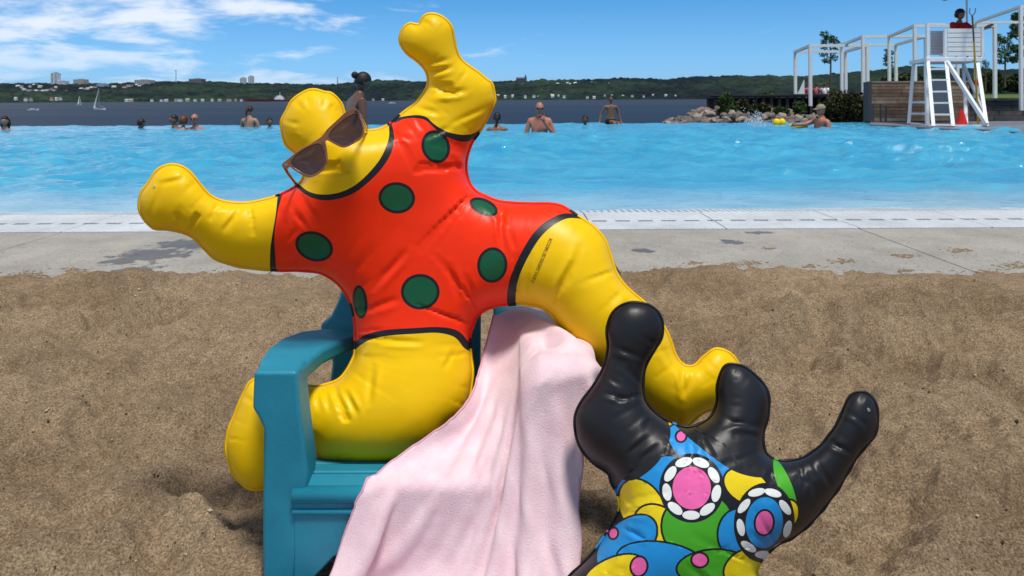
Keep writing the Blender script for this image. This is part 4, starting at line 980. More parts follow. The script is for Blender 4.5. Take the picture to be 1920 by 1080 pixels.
crouch = dict(pelvis=(0, .1, .62), spine=(0, .08, .80), chest=(0, .03, 1.0), neck=(0, .0, 1.16), headb=(0, -.02, 1.23), shL=(-.185, .02, 1.09), shR=(.185, .02, 1.09), elL=(-.3, -.1, .9), elR=(.3, -.1, .9), wrL=(-.34, -.3, .86), wrR=(.34, -.3, .86),
              hipL=(-.1, .1, .58), hipR=(.1, .1, .58), knL=(-.14, -.22, .46), knR=(.14, -.22, .46), anL=(-.12, .1, .09), anR=(.12, .1, .09), toL=(-.13, -.05, .035), toR=(.13, -.05, .035))
# left group
wader(10, 243.5, 1.05, label='long haired bather at the left picture edge, shoulders just above water', yaw=.3, skin=SKIN1, hair=HAIRB, hstyle='long', height=1.66, pose=crouch, name='person')
cr = dict(crouch); cr.update(elR=(.36, -.02, 1.05), wrR=(.12, -.10, 1.27))
wader(263, 240.5, 1.16, label='dark haired bather with a raised hand at the side of the head', yaw=2.6, skin=SKIN2, hair=HAIRB, hstyle='short', height=1.68, pose=cr)
wader(328, 241.0, 1.08, label='dark short haired bather left of the auburn curly head', yaw=-.6, skin=SKIN2, hair=HAIRB, hstyle='short', height=1.7, pose=crouch)
wader(343, 243.0, 1.06, label='bather with curly auburn hair seen from behind', yaw=2.9, skin=SKIN1, hair=HAIRR, hstyle='curly', height=1.64, pose=crouch)
wader(366, 242.5, 1.05, label='bald bather with black sunglasses in the left group', yaw=0.0, skin=SKINR, hair=None, height=1.7, pose=crouch, shades=True)
sit = dict(pelvis=(0, .0, .95), hipL=(-.1, -.02, .92), hipR=(.1, -.02, .92), knL=(-.13, -.42, .90), knR=(.13, -.42, .90), anL=(-.13, -.44, .48), anR=(.13, -.44, .48), toL=(-.13, -.56, .42), toR=(.13, -.56, .42))
wader(468, 238.0, 1.17, label='ponytailed woman seen from behind, waist up, at the pool edge', yaw=2.95, skin=SKIN1, hair=HAIRN, hstyle='ponytail', height=1.66, cloth=BLKC, pose=dict(elL=(-.25, -.05, 1.14), elR=(.25, -.05, 1.14), wrL=(-.10, -.25, 1.02), wrR=(.10, -.25, 1.02)), htilt=.25)
wader(505, 237.5, 1.18, label='lone dark haired head left of the yellow toy head', yaw=.5, skin=SKIN2, hair=HAIRB, hstyle='short', height=1.7, pose=crouch)
# ponytailed man wading beside the toy's head
q = P(666, 138, 9.4); zf = q.z-1.80
person('bare chested man with black bun walking right, behind the sunglasses', Vector((q.x, 9.4, zf)), PI/2+.55, SKIN3, HAIRB, 'bun', 1.80, hyaw=-.05, htilt=.28, heavy=1.06, cloth=BLKC,
       pose=dict(chest=(0, -.03, 1.33), neck=(0, -.05, 1.49), headb=(0, -.09, 1.55), shL=(-.185, -.02, 1.41), shR=(.185, -.02, 1.41), elL=(-.23, -.02, 1.13), wrL=(-.22, -.12, .89), elR=(.23, .0, 1.12), wrR=(.22, -.10, .88), knL=(-.11, -.12, .5), anL=(-.11, -.02, .09), toL=(-.12, -.17, .04), knR=(.11, .02, .5), anR=(.11, .18, .10), toR=(.12, .03, .04)))
# middle group
cr2 = dict(crouch); cr2.update(elL=(-.27, .05, .86), elR=(.27, .05, .86), wrL=(-.26, -.1, .68), wrR=(.26, -.1, .68))
wader(932, 245.5, .99, label='woman with dark ponytail and black bikini seen from behind right of the raised arm', yaw=PI, skin=SKIN2, hair=HAIRB, hstyle='ponytail', height=1.66, pose=cr2, top=('band', BLKC))
wader(1012, 250.0, 1.17, label='bald man with sunglasses standing chest deep, hand at his mouth', yaw=0.05, skin=SKINR, hair=None, height=1.74, heavy=1.08, shades=True, pose=dict(elR=(.27, -.06, 1.14), wrR=(.06, -.16, 1.42), elL=(-.27, .0, 1.14), wrL=(-.30, -.05, .90)), htilt=.12)
wader(1020, 233.4, 1.14, label='bather behind the bald man with both arms spread along the pool edge', yaw=0, skin=SKIN1, hair=HAIRN, hstyle='short', height=1.72, pose=dict(crouch, elL=(-.46, .08, 1.10), wrL=(-.72, .10, 1.08), elR=(.46, .08, 1.10), wrR=(.72, .10, 1.08)))
wader(1097, 234.5, 1.13, label='dark haired swimmer, only the head above water, left of the boy', yaw=-.1, skin=SKIN3, hair=HAIRB, hstyle='short', height=1.66, pose=crouch)
q = gp(1145, 231.2, Z_WATER); q.y = 18.9; q.x = P(1145, 231, 18.9).x; q.z = .055-.85*1.4/1.75
person('slim dark haired boy sitting on the pool edge with legs in the water', q, .12, SKIN2, HAIRB, 'short', 1.40, heavy=.82, pose=dict(sit, elL=(-.30, .05, 1.16), wrL=(-.36, .0, .93), elR=(.28, .05, 1.16), wrR=(.33, .0, .93), knL=(-.02, -.55, .93), knR=(.12, -.55, .88), anL=(.02, -.62, .50), anR=(.16, -.62, .47), toL=(.02, -.74, .44), toR=(.16, -.74, .41)), cloth=BLKC)
# right group
cd = dict(crouch)
wader(1540, 240.5, 1.24, label='man in a khaki cap reaching an arm toward the children', yaw=-1.2, skin=SKINR, hair=HAIRN, hstyle='short', height=1.72, heavy=1.05, cloth=BLKC, cap=mat('khaki', (.26, .21, .13), .8), pose=dict(elL=(-.22, -.25, 1.34), wrL=(-.20, -.50, 1.34), elR=(.24, -.02, 1.14), wrR=(.25, -.12, .92)), htilt=.12)
t_ = wader(1461, 235.0, 1.02, label='child floating in a bright yellow swim vest by the rocks', yaw=2.4, skin=SKIN1, hair=HAIRN, hstyle='short', height=1.15, htilt=-.5, pose=dict(crouch, headb=(0, .02, 1.13), neck=(0, .02, 1.10)))
q = gp(1460, 234.0, Z_WATER); b = MB(); b.mi = 0
for sx in (-1, 1): b.ball((q.x+sx*.068, q.y-.05, q.z+.055), (.085, .075, .10), 12, 8)
b.ball((q.x, q.y+.06, q.z+.05), (.13, .06, .09), 12, 8); tag(b.build('swim_vest', YELF, smooth=True), 'puffy bright yellow swim vest on the child near the splash', 'swim vest')
wader(1499, 239.0, .80, label='small dark haired child in a yellow swim ring', yaw=2.7, skin=SKIN2, hair=HAIRB, hstyle='short', height=1.05, pose=dict(crouch, elL=(-.32, -.12, 1.02), elR=(.32, -.12, 1.02), wrL=(-.34, -.34, 1.0), wrR=(.34, -.34, 1.0)))
q = gp(1497, 239.5, Z_WATER); b = MB(); ring = [Vector((q.x+.15*math.cos(a), q.y+.15*math.sin(a), q.z+.035)) for a in [2*PI*k/20 for k in range(21)]]; b.tube(ring, .045, 10, cap=False)
tag(b.build('swim_ring', YELF, smooth=True), 'yellow swim ring round the small child', 'swim ring')
# splash left of the yellow vest
b = MB(); rr = random.Random(2); q = gp(1424, 238, Z_WATER)
for k in range(420):
    h = abs(rr.gauss(0, .14))*(1 if rr.random() < .7 else 1.6); p = q+Vector((rr.gauss(-.05, .11)+h*.0, rr.gauss(0, .1), h*.9)); s = rr.uniform(.004, .014)
    b.add([p+Vector((s, 0, 0)), p+Vector((-s*.5, s, 0)), p+Vector((-s*.5, -s, 0)), p+Vector((0, 0, s*1.5)), p-Vector((0, 0, s))], [(0, 1, 3), (1, 2, 3), (2, 0, 3), (1, 0, 4), (2, 1, 4), (0, 2, 4)])
o = b.build('splash', mat('splash_white', (.75, .85, .9), .3, .5, trans=.3)); o['kind'] = 'stuff'; tag(o, 'white splash of water left of the yellow swim vest', 'splash')
# lifeguard
seat_z = sb.z-.40
person('lifeguard in a red shirt seated on top of the white stand', Vector((sb.x-.05, 16.62, seat_z-.75)), .35, SKIN2, HAIRB, 'curly', 1.70, pose=dict(sit, knL=(-.13, -.33, 1.08), knR=(.13, -.33, 1.08), anL=(-.13, -.38, .72), anR=(.13, -.38, .72), toL=(-.13, -.50, .68), toR=(.13, -.50, .68), elR=(.30, -.16, 1.26), wrR=(.47, -.30, 1.36), elL=(-.26, -.06, 1.16), wrL=(-.18, -.28, 1.06)), top=('shirt', REDC), cloth=REDC, face=True)
# strollers on the pier
for (px, col, lab) in ((1515, mat('cloth_pink', (.55, .06, .14), .8), 'tiny stroller in pink on the pier'), (1531, mat('cloth_coral', (.35, .09, .12), .8), 'tiny stroller in coral on the pier'), (1547, WHITE, 'tiny stroller in white on the pier beside the shrub')):
    q = P(px, 157, 42.0); q.z = -.14
    person(lab, q, .6 if px < 1530 else 2.2, SKIN1, HAIRN, 'short', 1.62, top=('shirt', col), cloth=BLKC, face=False)
# ================================================================== FOREGROUND: INFLATABLE TOYS
def catmull(pts, step, closed=True):
    pts = np.array(pts, float); n = len(pts); out_ = []
    rng_ = range(n if closed else n-1)
    for i in rng_:
        if closed: p0, p1, p2, p3 = pts[i-1], pts[i], pts[(i+1) % n], pts[(i+2) % n]
        else: p0, p1, p2, p3 = pts[max(i-1, 0)], pts[i], pts[i+1], pts[min(i+2, n-1)]
        L = np.linalg.norm(p2-p1); m = max(1, int(round(L/step)))
        for k in range(m):
            t = k/m; out_.append(0.5*((2*p1)+(-p0+p2)*t+(2*p0-5*p1+4*p2-p3)*t*t+(-p0+3*p1-3*p2+p3)*t**3))
    if not closed: out_.append(pts[-1])
    return np.array(out_)
def inside(poly, x, y):
    r = np.zeros(x.shape, bool); n = len(poly); j = n-1
    for i in range(n):
        xi, yi = poly[i]; xj, yj = poly[j]
        if yi != yj:
            c = ((yi > y) != (yj > y)) & (x < (xj-xi)*(y-yi)/(yj-yi)+xi); r ^= c
        j = i
    return r
def near(pts, q):
    """index of and distance to nearest polyline sample"""
    idx = np.empty(len(q), int); dist = np.empty(len(q))
    for a in range(0, len(q), 4000):
        d = ((q[a:a+4000, None, :]-pts[None])**2).sum(-1); k = d.argmin(1); idx[a:a+4000] = k; dist[a:a+4000] = np.sqrt(d[np.arange(len(k)), k])
    return idx, dist
def seg_dist(q, a, b):
    a = np.array(a, float); b = np.array(b, float); ab = b-a; t = np.clip(((q-a) @ ab)/(ab @ ab), 0, 1)
    c = a+t[:, None]*ab; dv = q-c; return np.sqrt((dv**2).sum(1)), t
def depth_fn(ctrl, sig):
    cp = np.array([(c[0], c[1]) for c in ctrl], float); cd_ = np.array([c[2] for c in ctrl], float)
    A = np.sqrt(((cp[:, None]-cp[None])**2).sum(-1)+sig**2)
    n = len(cp); Pm = np.c_[np.ones(n), cp/1000.]; K = np.block([[A+np.eye(n)*sig*.05, Pm], [Pm.T, np.zeros((3, 3))]])
    w_ = np.linalg.solve(K, np.r_[cd_, 0, 0, 0])
    def f(x, y):
        x = np.asarray(x, float); y = np.asarray(y, float); sh = x.shape; q = np.stack([x.ravel(), y.ravel()], -1)
        r = np.sqrt(((q[:, None]-cp[None])**2).sum(-1)+sig**2)
        return (r @ w_[:n]+w_[n]+w_[n+1]*q[:, 0]/1000.+w_[n+2]*q[:, 1]/1000.).reshape(sh)
    return f
def inflated(outline, polys, classify, mats, Dfn, k, spacing, creases, seed, name, parent, pucker=1.0):
    """vinyl toy of two welded sheets: outline and print borders in photo pixels, mid-surface depth Dfn, thickness from a pressure (Poisson) solve"""
    OL = catmull(outline, 4.5); n = len(OL)
    x0, y0 = OL.min(0); x1, y1 = OL.max(0)
    gx, gy = np.meshgrid(np.arange(x0, x1, spacing), np.arange(y0, y1, spacing*.866)); gx[1::2] += spacing/2
    q = np.stack([gx.ravel(), gy.ravel()], -1); q = q[inside(OL, q[:, 0], q[:, 1])]
    tan = np.roll(OL, -1, 0)-np.roll(OL, 1, 0); tan /= np.linalg.norm(tan, axis=1)[:, None]
    area = 0.5*np.sum(OL[:, 0]*np.roll(OL[:, 1], -1)-np.roll(OL[:, 0], -1)*OL[:, 1])
    nin = np.stack([-tan[:, 1], tan[:, 0]], -1)*(1 if area > 0 else -1)
    _, dd = near(OL, q); q = q[dd > 6.5]
    rings = []
    for off in (1.3, 3.6):
        rp = OL+nin*off; ok = inside(OL, rp[:, 0], rp[:, 1]); _, d2 = near(OL, rp); rings.append(rp[ok & (d2 > off*.8)])
    cons = [catmull(p, 3.5, cl) if sm else np.array(p, float) for (p, cl, sm) in polys]
    if cons:
        allc = np.concatenate(cons); _, dc = near(allc, q); q = q[dc > 2.2]
        rings = [r[near(allc, r)[1] > 1.5] for r in rings]
    V = [OL]+rings+[q]; E = [(i, (i+1) % n) for i in range(n)]; base = n+sum(len(r) for r in rings)+len(q)
    for (p, cl, sm), c in zip(polys, cons):
        V.append(c); m = len(c); E += [(base+i, base+(i+1) % m) for i in range(m if cl else m-1)]; base += m
    V = np.concatenate(V)
    res = delaunay_2d_cdt([Vector((a, b_)) for a, b_ in V], E, [], 0, 0.02)
    v2 = np.array([(a.x, a.y) for a in res[0]]); tri = np.array([f for f in res[2] if len(f) == 3])
    cen = v2[tri].mean(1); tri = tri[inside(OL, cen[:, 0], cen[:, 1])]
    used = np.unique(tri); rm = -np.ones(len(v2), int); rm[used] = np.arange(len(used)); v2 = v2[used]; tri = rm[tri]; cen = v2[tri].mean(1)
    # boundary = edges used once
    ee = np.sort(np.concatenate([tri[:, [0, 1]], tri[:, [1, 2]], tri[:, [2, 0]]]), 1); ue, cnt = np.unique(ee, axis=0, return_counts=True)
    bd = np.zeros(len(v2), bool); bd[ue[cnt == 1].ravel()] = True
    # cotangent Poisson, conjugate gradients
    I = []; Jx = []; Wt = []; ar = np.zeros(len(v2))
    for a in range(3):
        i, j, o_ = tri[:, a], tri[:, (a+1) % 3], tri[:, (a+2) % 3]
        u = v2[i]-v2[o_]; w2 = v2[j]-v2[o_]; cr_ = np.abs(u[:, 0]*w2[:, 1]-u[:, 1]*w2[:, 0])+1e-6
        ct = np.clip((u*w2).sum(1)/cr_*.5, -2, 8); I += [i, j]; Jx += [j, i]; Wt += [ct, ct]
        if a == 0:
            for kk in range(3): np.add.at(ar, tri[:, kk], cr_/6)
    I = np.concatenate(I); Jx = np.concatenate(Jx); Wt = np.concatenate(Wt); nv = len(v2); diag = np.bincount(I, Wt, nv)
    free = ~bd
    def A(x): return np.where(free, diag*x-np.bincount(I, Wt*x[Jx], nv), 0)
    x = np.zeros(nv); r = np.where(free, ar, 0); dg = np.where(diag > 1e-6, diag, 1); z = r/dg; p = z.copy(); rz = r @ z
    for it in range(900):
        Ap = A(p); al = rz/(p @ Ap+1e-12); x += al*p; r -= al*Ap; z = np.where(free, r/dg, 0); rn = r @ z
        if rn < 1e-6: break
        p = z+rn/rz*p; rz = rn
    h = k*np.sqrt(2*np.clip(x, 0, None))
    # flatten very wide areas a little as real air-filled sheets do
    h = h*(1-.10*sstep(60, 130, h))
    # puckers along the weld, deeper where the outline is concave
    ni, nd = near(OL, v2); seg = np.linalg.norm(np.roll(OL, -1, 0)-OL, axis=1); S = np.r_[0, np.cumsum(seg)[:-1]]
    m = 9; tn = np.arctan2(tan[:, 1], tan[:, 0]); dth = np.angle(np.exp(1j*(np.roll(tn, -m)-np.roll(tn, m)))); conc = -dth*(1 if area > 0 else -1)
    ker = np.ones(13)/13; conc = np.convolve(np.r_[conc[-6:], conc, conc[:6]], ker, 'valid'); conc = np.clip(conc/1.1, 0, 1)
    rg = np.random.default_rng(seed); nz = np.zeros(n); nz2 = np.zeros(n)
    for lam in (17, 23, 31, 44): nz += np.sin(2*math.pi*S/lam+rg.uniform(0, 6.28)+2*np.sin(2*math.pi*S/(lam*5.3)+rg.uniform(0, 6)))
    for lam in (60, 90, 130): nz2 += np.sin(2*math.pi*S/lam+rg.uniform(0, 6.28))
    cr1 = np.clip(nz/1.9, 0, 1.4)**2.6; mod = .45+.55*np.clip(nz2, -1, 1.5)
    am = pucker*(1.3*np.clip(mod, .05, 1)+2.2*conc)
    L = 8+24*conc
    an = am[ni]; Ln = L[ni]; g = nd/Ln*np.exp(1-nd/Ln)
    h = h-np.minimum(an*cr1[ni]*g, h*.22)
    for (a, b_, dep, wid) in creases:
        # a soft valley with a raised shoulder beside it
        dist, t = seg_dist(v2, a, b_); ab = np.array(b_, float)-np.array(a, float); nn = np.array([-ab[1], ab[0]])/np.linalg.norm(ab); side = (v2-np.array(a)) @ nn
        dep, wid = dep*1.3, max(wid*.66, 4.2)
        taper = np.clip(np.sin(math.pi*np.clip(.08+.84*t, 0, 1)), 0, 1)
        h = h-np.clip(dep*taper*(np.exp(-(dist/wid)**2)-.55*np.exp(-((dist-1.9*wid)/wid)**2)*(side > 0)), -h*.25, h*.45)
    low = fbm(v2[:, 0]/46., v2[:, 1]/46., 3, seed)*1.0; h = np.where(free, h+low*np.clip(h/30, 0, 1), 0)
    D = Dfn(v2[:, 0], v2[:, 1]); hm = h*D/F
    front = Pn(v2[:, 0], v2[:, 1], D-hm); back = Pn(v2[:, 0], v2[:, 1], D+hm)
    bi = np.where(free)[0]; bmap = np.arange(nv); bmap[bi] = nv+np.arange(len(bi))
    verts = np.concatenate([front, back[bi]])
    a_, b_2, c_2 = v2[tri[:, 0]], v2[tri[:, 1]], v2[tri[:, 2]]
    ccw = ((b_2-a_)[:, 0]*(c_2-a_)[:, 1]-(b_2-a_)[:, 1]*(c_2-a_)[:, 0]) > 0      # image y is down
    ft = np.where(ccw[:, None], tri[:, ::-1], tri); bt = bmap[ft[:, ::-1]]
    ci = classify(cen[:, 0], cen[:, 1])
    me = mesh_from(name, verts, np.concatenate([ft, bt]), mats, np.r_[ci, ci], True)
    o = part(name, me, parent)
    # the welded seam: a thin flat lip all round
    lip = MB(); ring_o = OL-nin*4.2; ring_i = OL+nin*.8
    Dl = Dfn(OL[:, 0], OL[:, 1]); po = Pn(ring_o[:, 0], ring_o[:, 1], Dl); wav = .0009*np.sin(S/7.)
    pm_f = Pn(OL[:, 0]-nin[:, 0]*.6, OL[:, 1]-nin[:, 1]*.6, Dl-.0011); pm_b = Pn(OL[:, 0]-nin[:, 0]*.6, OL[:, 1]-nin[:, 1]*.6, Dl+.0011); po[:, 1] += wav
    pi_ = Pn(ring_i[:, 0], ring_i[:, 1], Dl)
    vs = np.concatenate([pi_, pm_f, po, pm_b]); fs = []
    for i in range(n):
        j = (i+1) % n
        for a in range(4):
            b_ = (a+1) % 4; fs.append((a*n+i, a*n+j, b_*n+j, b_*n+i))
    inn = OL+nin*3; li = classify(inn[:, 0], inn[:, 1]); li = np.repeat(li, 4)
    me2 = mesh_from('seam', vs, fs, mats, li, True)
    bm = bmesh.new(); bm.from_mesh(me2); bmesh.ops.recalc_face_normals(bm, faces=bm.faces); bm.to_mesh(me2); bm.free()
    part('seam', me2, parent)
    bvh = BVHTree.FromPolygons([Vector(v) for v in verts], [tuple(f) for f in ft])
    return o, bvh
def ell(cx, cy, rx, ry, ang, n=28, wob=0.0, seed=0):
    rg = np.random.default_rng(seed); a = np.linspace(0, 2*math.pi, n, endpoint=False); c, s = math.cos(ang), math.sin(ang)
    r = 1+wob*np.sin(2*a+rg.uniform(0, 6))+wob*.6*np.sin(3*a+rg.uniform(0, 6))
    x = rx*np.cos(a)*r; y = ry*np.sin(a)*r
    return np.stack([cx+c*x-s*y, cy+s*x+c*y], -1)
def inell(e, x, y, grow=0.0):
    cx, cy, rx, ry, ang = e[:5]; c, s = math.cos(ang), math.sin(ang); u = (x-cx)*c+(y-cy)*s; v = -(x-cx)*s+(y-cy)*c
    return (u/(rx+grow))**2+(v/(ry+grow))**2 < 1

# ---- the big yellow and orange figure
OUT1 = [(521,368),(496,375.5),(464,381.5),(433,381),(409,375.5),(391,365.5),(378,351),(360,329),(347,317),(333,311),(318,310),(302,315.5),(289,327),(278,344.5),(267,360),(262,375.5),(263,393),(271,411),(282,422),(293,428),(313,429),(333,432),(351,438),(369,449),(382,464),(400,481),(418,490),(451,499),(484,503),(507,505),(530,506),(556,506),(587,508),(607,513),(626,524),(643,541),(655,560),(662,580),(666,602),(667,630),(666,655),(664,670),(652,693),(636,712),(608,723),(576,725),(540,718),(505,712),(474,714),(458,737),(446,765),(428,811),(425,844),(435,881),(451,904),(474,917),(495,916),(515,905),(530,882),(545,852),(569,832),(585,839),(599,855),(608,863),(641,866),(696,869),(755,862),(806,842),(831,817),(838,799),(858,784),(872,765),(882,730),(885,696),(881,659),(880,630),(886,611),(893,594),(909,580),(926,574),(940,571),(958,570),(978,568),(998,571),(1016,576),(1029,584),(1040,596),(1052,615),(1072,643),(1098,668),(1126,694),(1160,725),(1200,755),(1240,780),(1265,795),(1285,800),(1297,790),(1315,775),(1345,762),(1375,748),(1392,722),(1386,690),(1375,670),(1360,659),(1340,656),(1320,670),(1305,685),(1290,688),(1277,682),(1265,665),(1257,640),(1245,615),(1230,590),(1210,570),(1180,545),(1160,522),(1151,502),(1144,480),(1136,455.5),(1122,435.5),(1109,423),(1100,417),(1082,405.5),(1067,395.5),(1053,387),(1029,383),(998,383),(971,382),(944,380),(927,375.5),(911,369),(893,360),(880,345),(874,325),(873,305),(877,285),(885,265),(893,254),(902,240),(912,222),(920,205),(927,189),(925,172.5),(921,157.5),(912,150),(895,136),(875,122.5),(862,110),(855,95),(850,72.5),(847,55),(842,45),(832,35),(820,29),(807,27),(797,30),(790,39),(787,46),(780,47.5),(770,45),(760,50),(754,60),(751,75),(755,87),(765,100),(780,111),(792,122),(801,135),(804,150),(801,165),(792,180),(780,195),(765,206),(745,222),(735,231),(720,240),(710,243.5),(688,246),(668,243),(656,233),(650,223),(644.5,212),(640,198),(632,186),(620,176),(608,174),(591.5,169.6),(577,171),(560,180),(546,193),(537,210),(529,227),(529,241),(532.5,258),(538.5,272),(552,284),(566,298),(572,313),(569,335),(561,346),(545,357)]
neck_in = [(729,236),(729.5,255),(724,275),(712,299),(692.6,323),(668.5,345),(644.5,358),(620,364),(596,364),(577,358),(562,346.5)]
neck_out = [(733,226),(739,253),(738,270),(731,292),(714,318),(692.6,340),(668.5,359),(644.5,370),(615.6,375.5),(591.5,373),(572,364),(552,348)]
armR_t = [(738,222),(765,217),(785,216),(800,220),(812,231),(825,240),(840,247.5),(860,252),(875,252.5),(890,249),(912,233)]
armR_b = [(740,231),(757,223),(780,221.5),(797,225),(810,236),(825,249),(840,257.5),(860,264.5),(875,265.5),(887,261),(908,246)]
armL_l = [(522,360),(520.5,369),(516.7,404),(510,444),(506.7,471),(506,514)]
armL_r = [(532,356),(529,366),(522,391),(516.7,422),(514.5,449),(516,475.5),(518.5,514)]
hemR_l = [(951,580),(951,549),(957,520),(968,493),(981,467),(998,440),(1017,420),(1040,406),(1060,400),(1090,402)]
hemR_r = [(968,580),(967,551),(972,523),(982,498),(995,473),(1011,448),(1028,430),(1048,416),(1068,409),(1095,411)]
hemL_t = [(655,652),(676,633),(696,624),(729,618),(776,615),(818,613),(846,616),(864,624),(880,642),(893,648)]
hemL_b = [(655,666),(679,645),(700,635),(731,629),(776,626),(816,624),(842,628),(857,636),(872,654),(893,662)]
SPOTS = [(817,275,21,26,-.35),(744,371,29,24,.1),(589,462,31,22,.35),(907,388,23,10,.42),(923,497,23,28,.1),(788,547,31,28,.0),(675,566,8.5,26,-.1)]
bands = [neck_in, neck_out, armR_t, armR_b, armL_l, armL_r, hemR_l, hemR_r, hemL_t, hemL_b]
polys1 = [(p, False, True) for p in bands]
for e in SPOTS:
    polys1.append((ell(e[0], e[1], e[2], e[3], e[4], 30), True, False)); polys1.append((ell(e[0], e[1], e[2]+5.5, e[3]+5.5, e[4], 34), True, False))
def strip(a, b): return np.concatenate([catmull(a, 3.5, False), catmull(b, 3.5, False)[::-1]])
def below(curve, far): return np.concatenate([catmull(curve, 3.5, False), np.array(far, float)])
reg_neck = below(neck_in, [(500, 340), (480, 100), (735, 100)])
reg_armR = below(armR_t, [(1000, 220), (1000, 0), (700, 0), (700, 215)])
reg_armL = below(armL_l, [(200, 520), (200, 280), (520, 280)])
reg_legR = below(hemR_r, [(1500, 350), (1500, 900), (968, 900)])
reg_legL = below(hemL_b, [(900, 900), (400, 950), (400, 668)])
stripes = [strip(neck_in, neck_out), strip(armR_t, armR_b), strip(armL_l, armL_r), strip(hemR_l, hemR_r), strip(hemL_t, hemL_b)]
def cls1(x, y):
    r = np.ones(x.shape, np.int32)
    for e in SPOTS:
        r[inell(e, x, y, 5.5)] = 2; r[inell(e, x, y)] = 3
    for g_ in (reg_neck, reg_armR, reg_armL, reg_legR, reg_legL): r[inside(g_, x, y)] = 0
    for g_ in stripes: r[inside(g_, x, y)] = 2
    return r
D1 = depth_fn([(290,370,1.20),(440,440,1.23),(560,430,1.26),(590,220,1.235),(640,320,1.25),(760,400,1.30),(780,540,1.29),(850,190,1.29),(800,60,1.27),(930,450,1.28),(1060,490,1.24),(1120,590,1.21),(1230,700,1.19),(1350,710,1.18),(780,640,1.26),(780,760,1.21),(640,790,1.20),(460,820,1.205)], 60)
creases1 = [((596,128*1.0+330),(560,440),0,8),
 ((795,120),(842,112),3.0,6),((802,138),(846,126),4.5,7),((812,176),(872,170),5.0,8),((806,160),(850,178),2.5,9),((845,232),(915,200),2.2,2.2),((770,200),(822,212),3.5,7),
 ((452,390),(420,432),3.0,5),((328,402),(345,420),3.5,7),((556,400),(572,424),2.2,4),((540,452),(556,430),1.8,4),((398,392),(430,384),1.6,5),
 ((655,690),(690,640),3.0,7),((668,775),(648,735),4.5,7),((690,755),(700,690),3.5,9),((610,733),(618,770),2.6,6),((595,745),(597,765),2.0,5),((560,800),(600,826),3.5,8),((770,836),(790,828),3.0,5),
 ((716,640),(790,642),3.0,7),((850,660),(835,690),2.6,7),((700,540),(760,472),3.2,9),((700,575),(745,560),2.6,9),((860,560),(842,500),2.6,9),((890,560),(875,520),2.2,8),((905,365),(950,420),2.6,8),((936,400),(946,480),3.0,7),((955,430),(966,470),2.2,6),
 ((1070,496),(1040,560),4.0,8),((1088,465),(1060,540),2.5,10),((1150,520),(1180,552),2.5,9),((1185,560),(1150,600),2.5,9),((1278,690),(1282,740),4.0,7),((1300,700),(1284,742),2.5,9),((1232,640),(1262,690),2.0,8),
 ((800,258),(845,238),2.5,7),((870,330),(850,300),3.0,8),((735,250),(770,262),2.2,6),((300,345),(283,405),2.2,2.0),((345,335),(300,345),2.2,2.0),
 ((560,262),(548,255),2,6),((545,230),(560,232),2,5),((610,185),(606,200),2,6),((575,182),(580,198),2,6),((628,196),(618,205),2,6)]
creases1 = [c for c in creases1 if c[2] > 0]
toy1 = thing('inflatable_figure', 'large yellow inflatable figure in orange suit with green spots on the chair', 'inflatable toy', P(760, 866, 1.2))
body1, bvh1 = inflated(OUT1, polys1, cls1, [YEL, ORA, BLKP, GRNP], D1, .76, 4.4, creases1, 4, 'body', toy1)
camv = Vector((0, 0, HC))
def on_surface(bvh, px, py, off=.0006):
    d = (P(px, py, 1)-camv).normalized(); h = bvh.ray_cast(camv, d)
    return (h[0]-d*off) if h[0] is not None else None
def print_text(s, p0, p1, hpx, bvh, parent, m, nm='print'):
    cu = bpy.data.curves.new('t', 'FONT'); cu.body = s; cu.size = 1; cu.resolution_u = 2
    ob = bpy.data.objects.new('t', cu); C.objects.link(ob); dg = bpy.context.evaluated_depsgraph_get(); em = ob.evaluated_get(dg).to_mesh()
    v = np.array([tuple(q.co)[:2] for q in em.vertices]); f = [tuple(q.vertices) for q in em.polygons]
    bpy.data.objects.remove(ob); bpy.data.curves.remove(cu)
    p0 = np.array(p0, float); p1 = np.array(p1, float); L = np.linalg.norm(p1-p0); t = (p1-p0)/L; u = np.array([t[1], -t[0]])
    X = (v[:, 0]-v[:, 0].min())/(v[:, 0].max()-v[:, 0].min())*L; Y = v[:, 1]*hpx/.72
    pts = [on_surface(bvh, *(p0+t*a+u*c)) for a, c in zip(X, Y)]
    f = [q for q in f if all(pts[i] is not None for i in q)]
    pts = [q if q is not None else Vector((0, 0, -1)) for q in pts]
    return part(nm, mesh_from(nm, pts, f, m), parent)
print_text('\u00a9 2018 IL GIARDINO DEI TAROCCHI', (1001, 531), (1036, 449), 7, bvh1, toy1, BLKP)
print_text('ATION', (562, 796), (580, 789), 6, bvh1, toy1, BLKP)
b = MB(); q = on_surface(bvh1, 290, 349, .0); b.tube([q+Vector((0, .001, 0)), q+Vector((0, -.002, 0))], .0022, 12); b.build('valve', mat('clear_valve', (.75, .66, .35), .3), toy1)

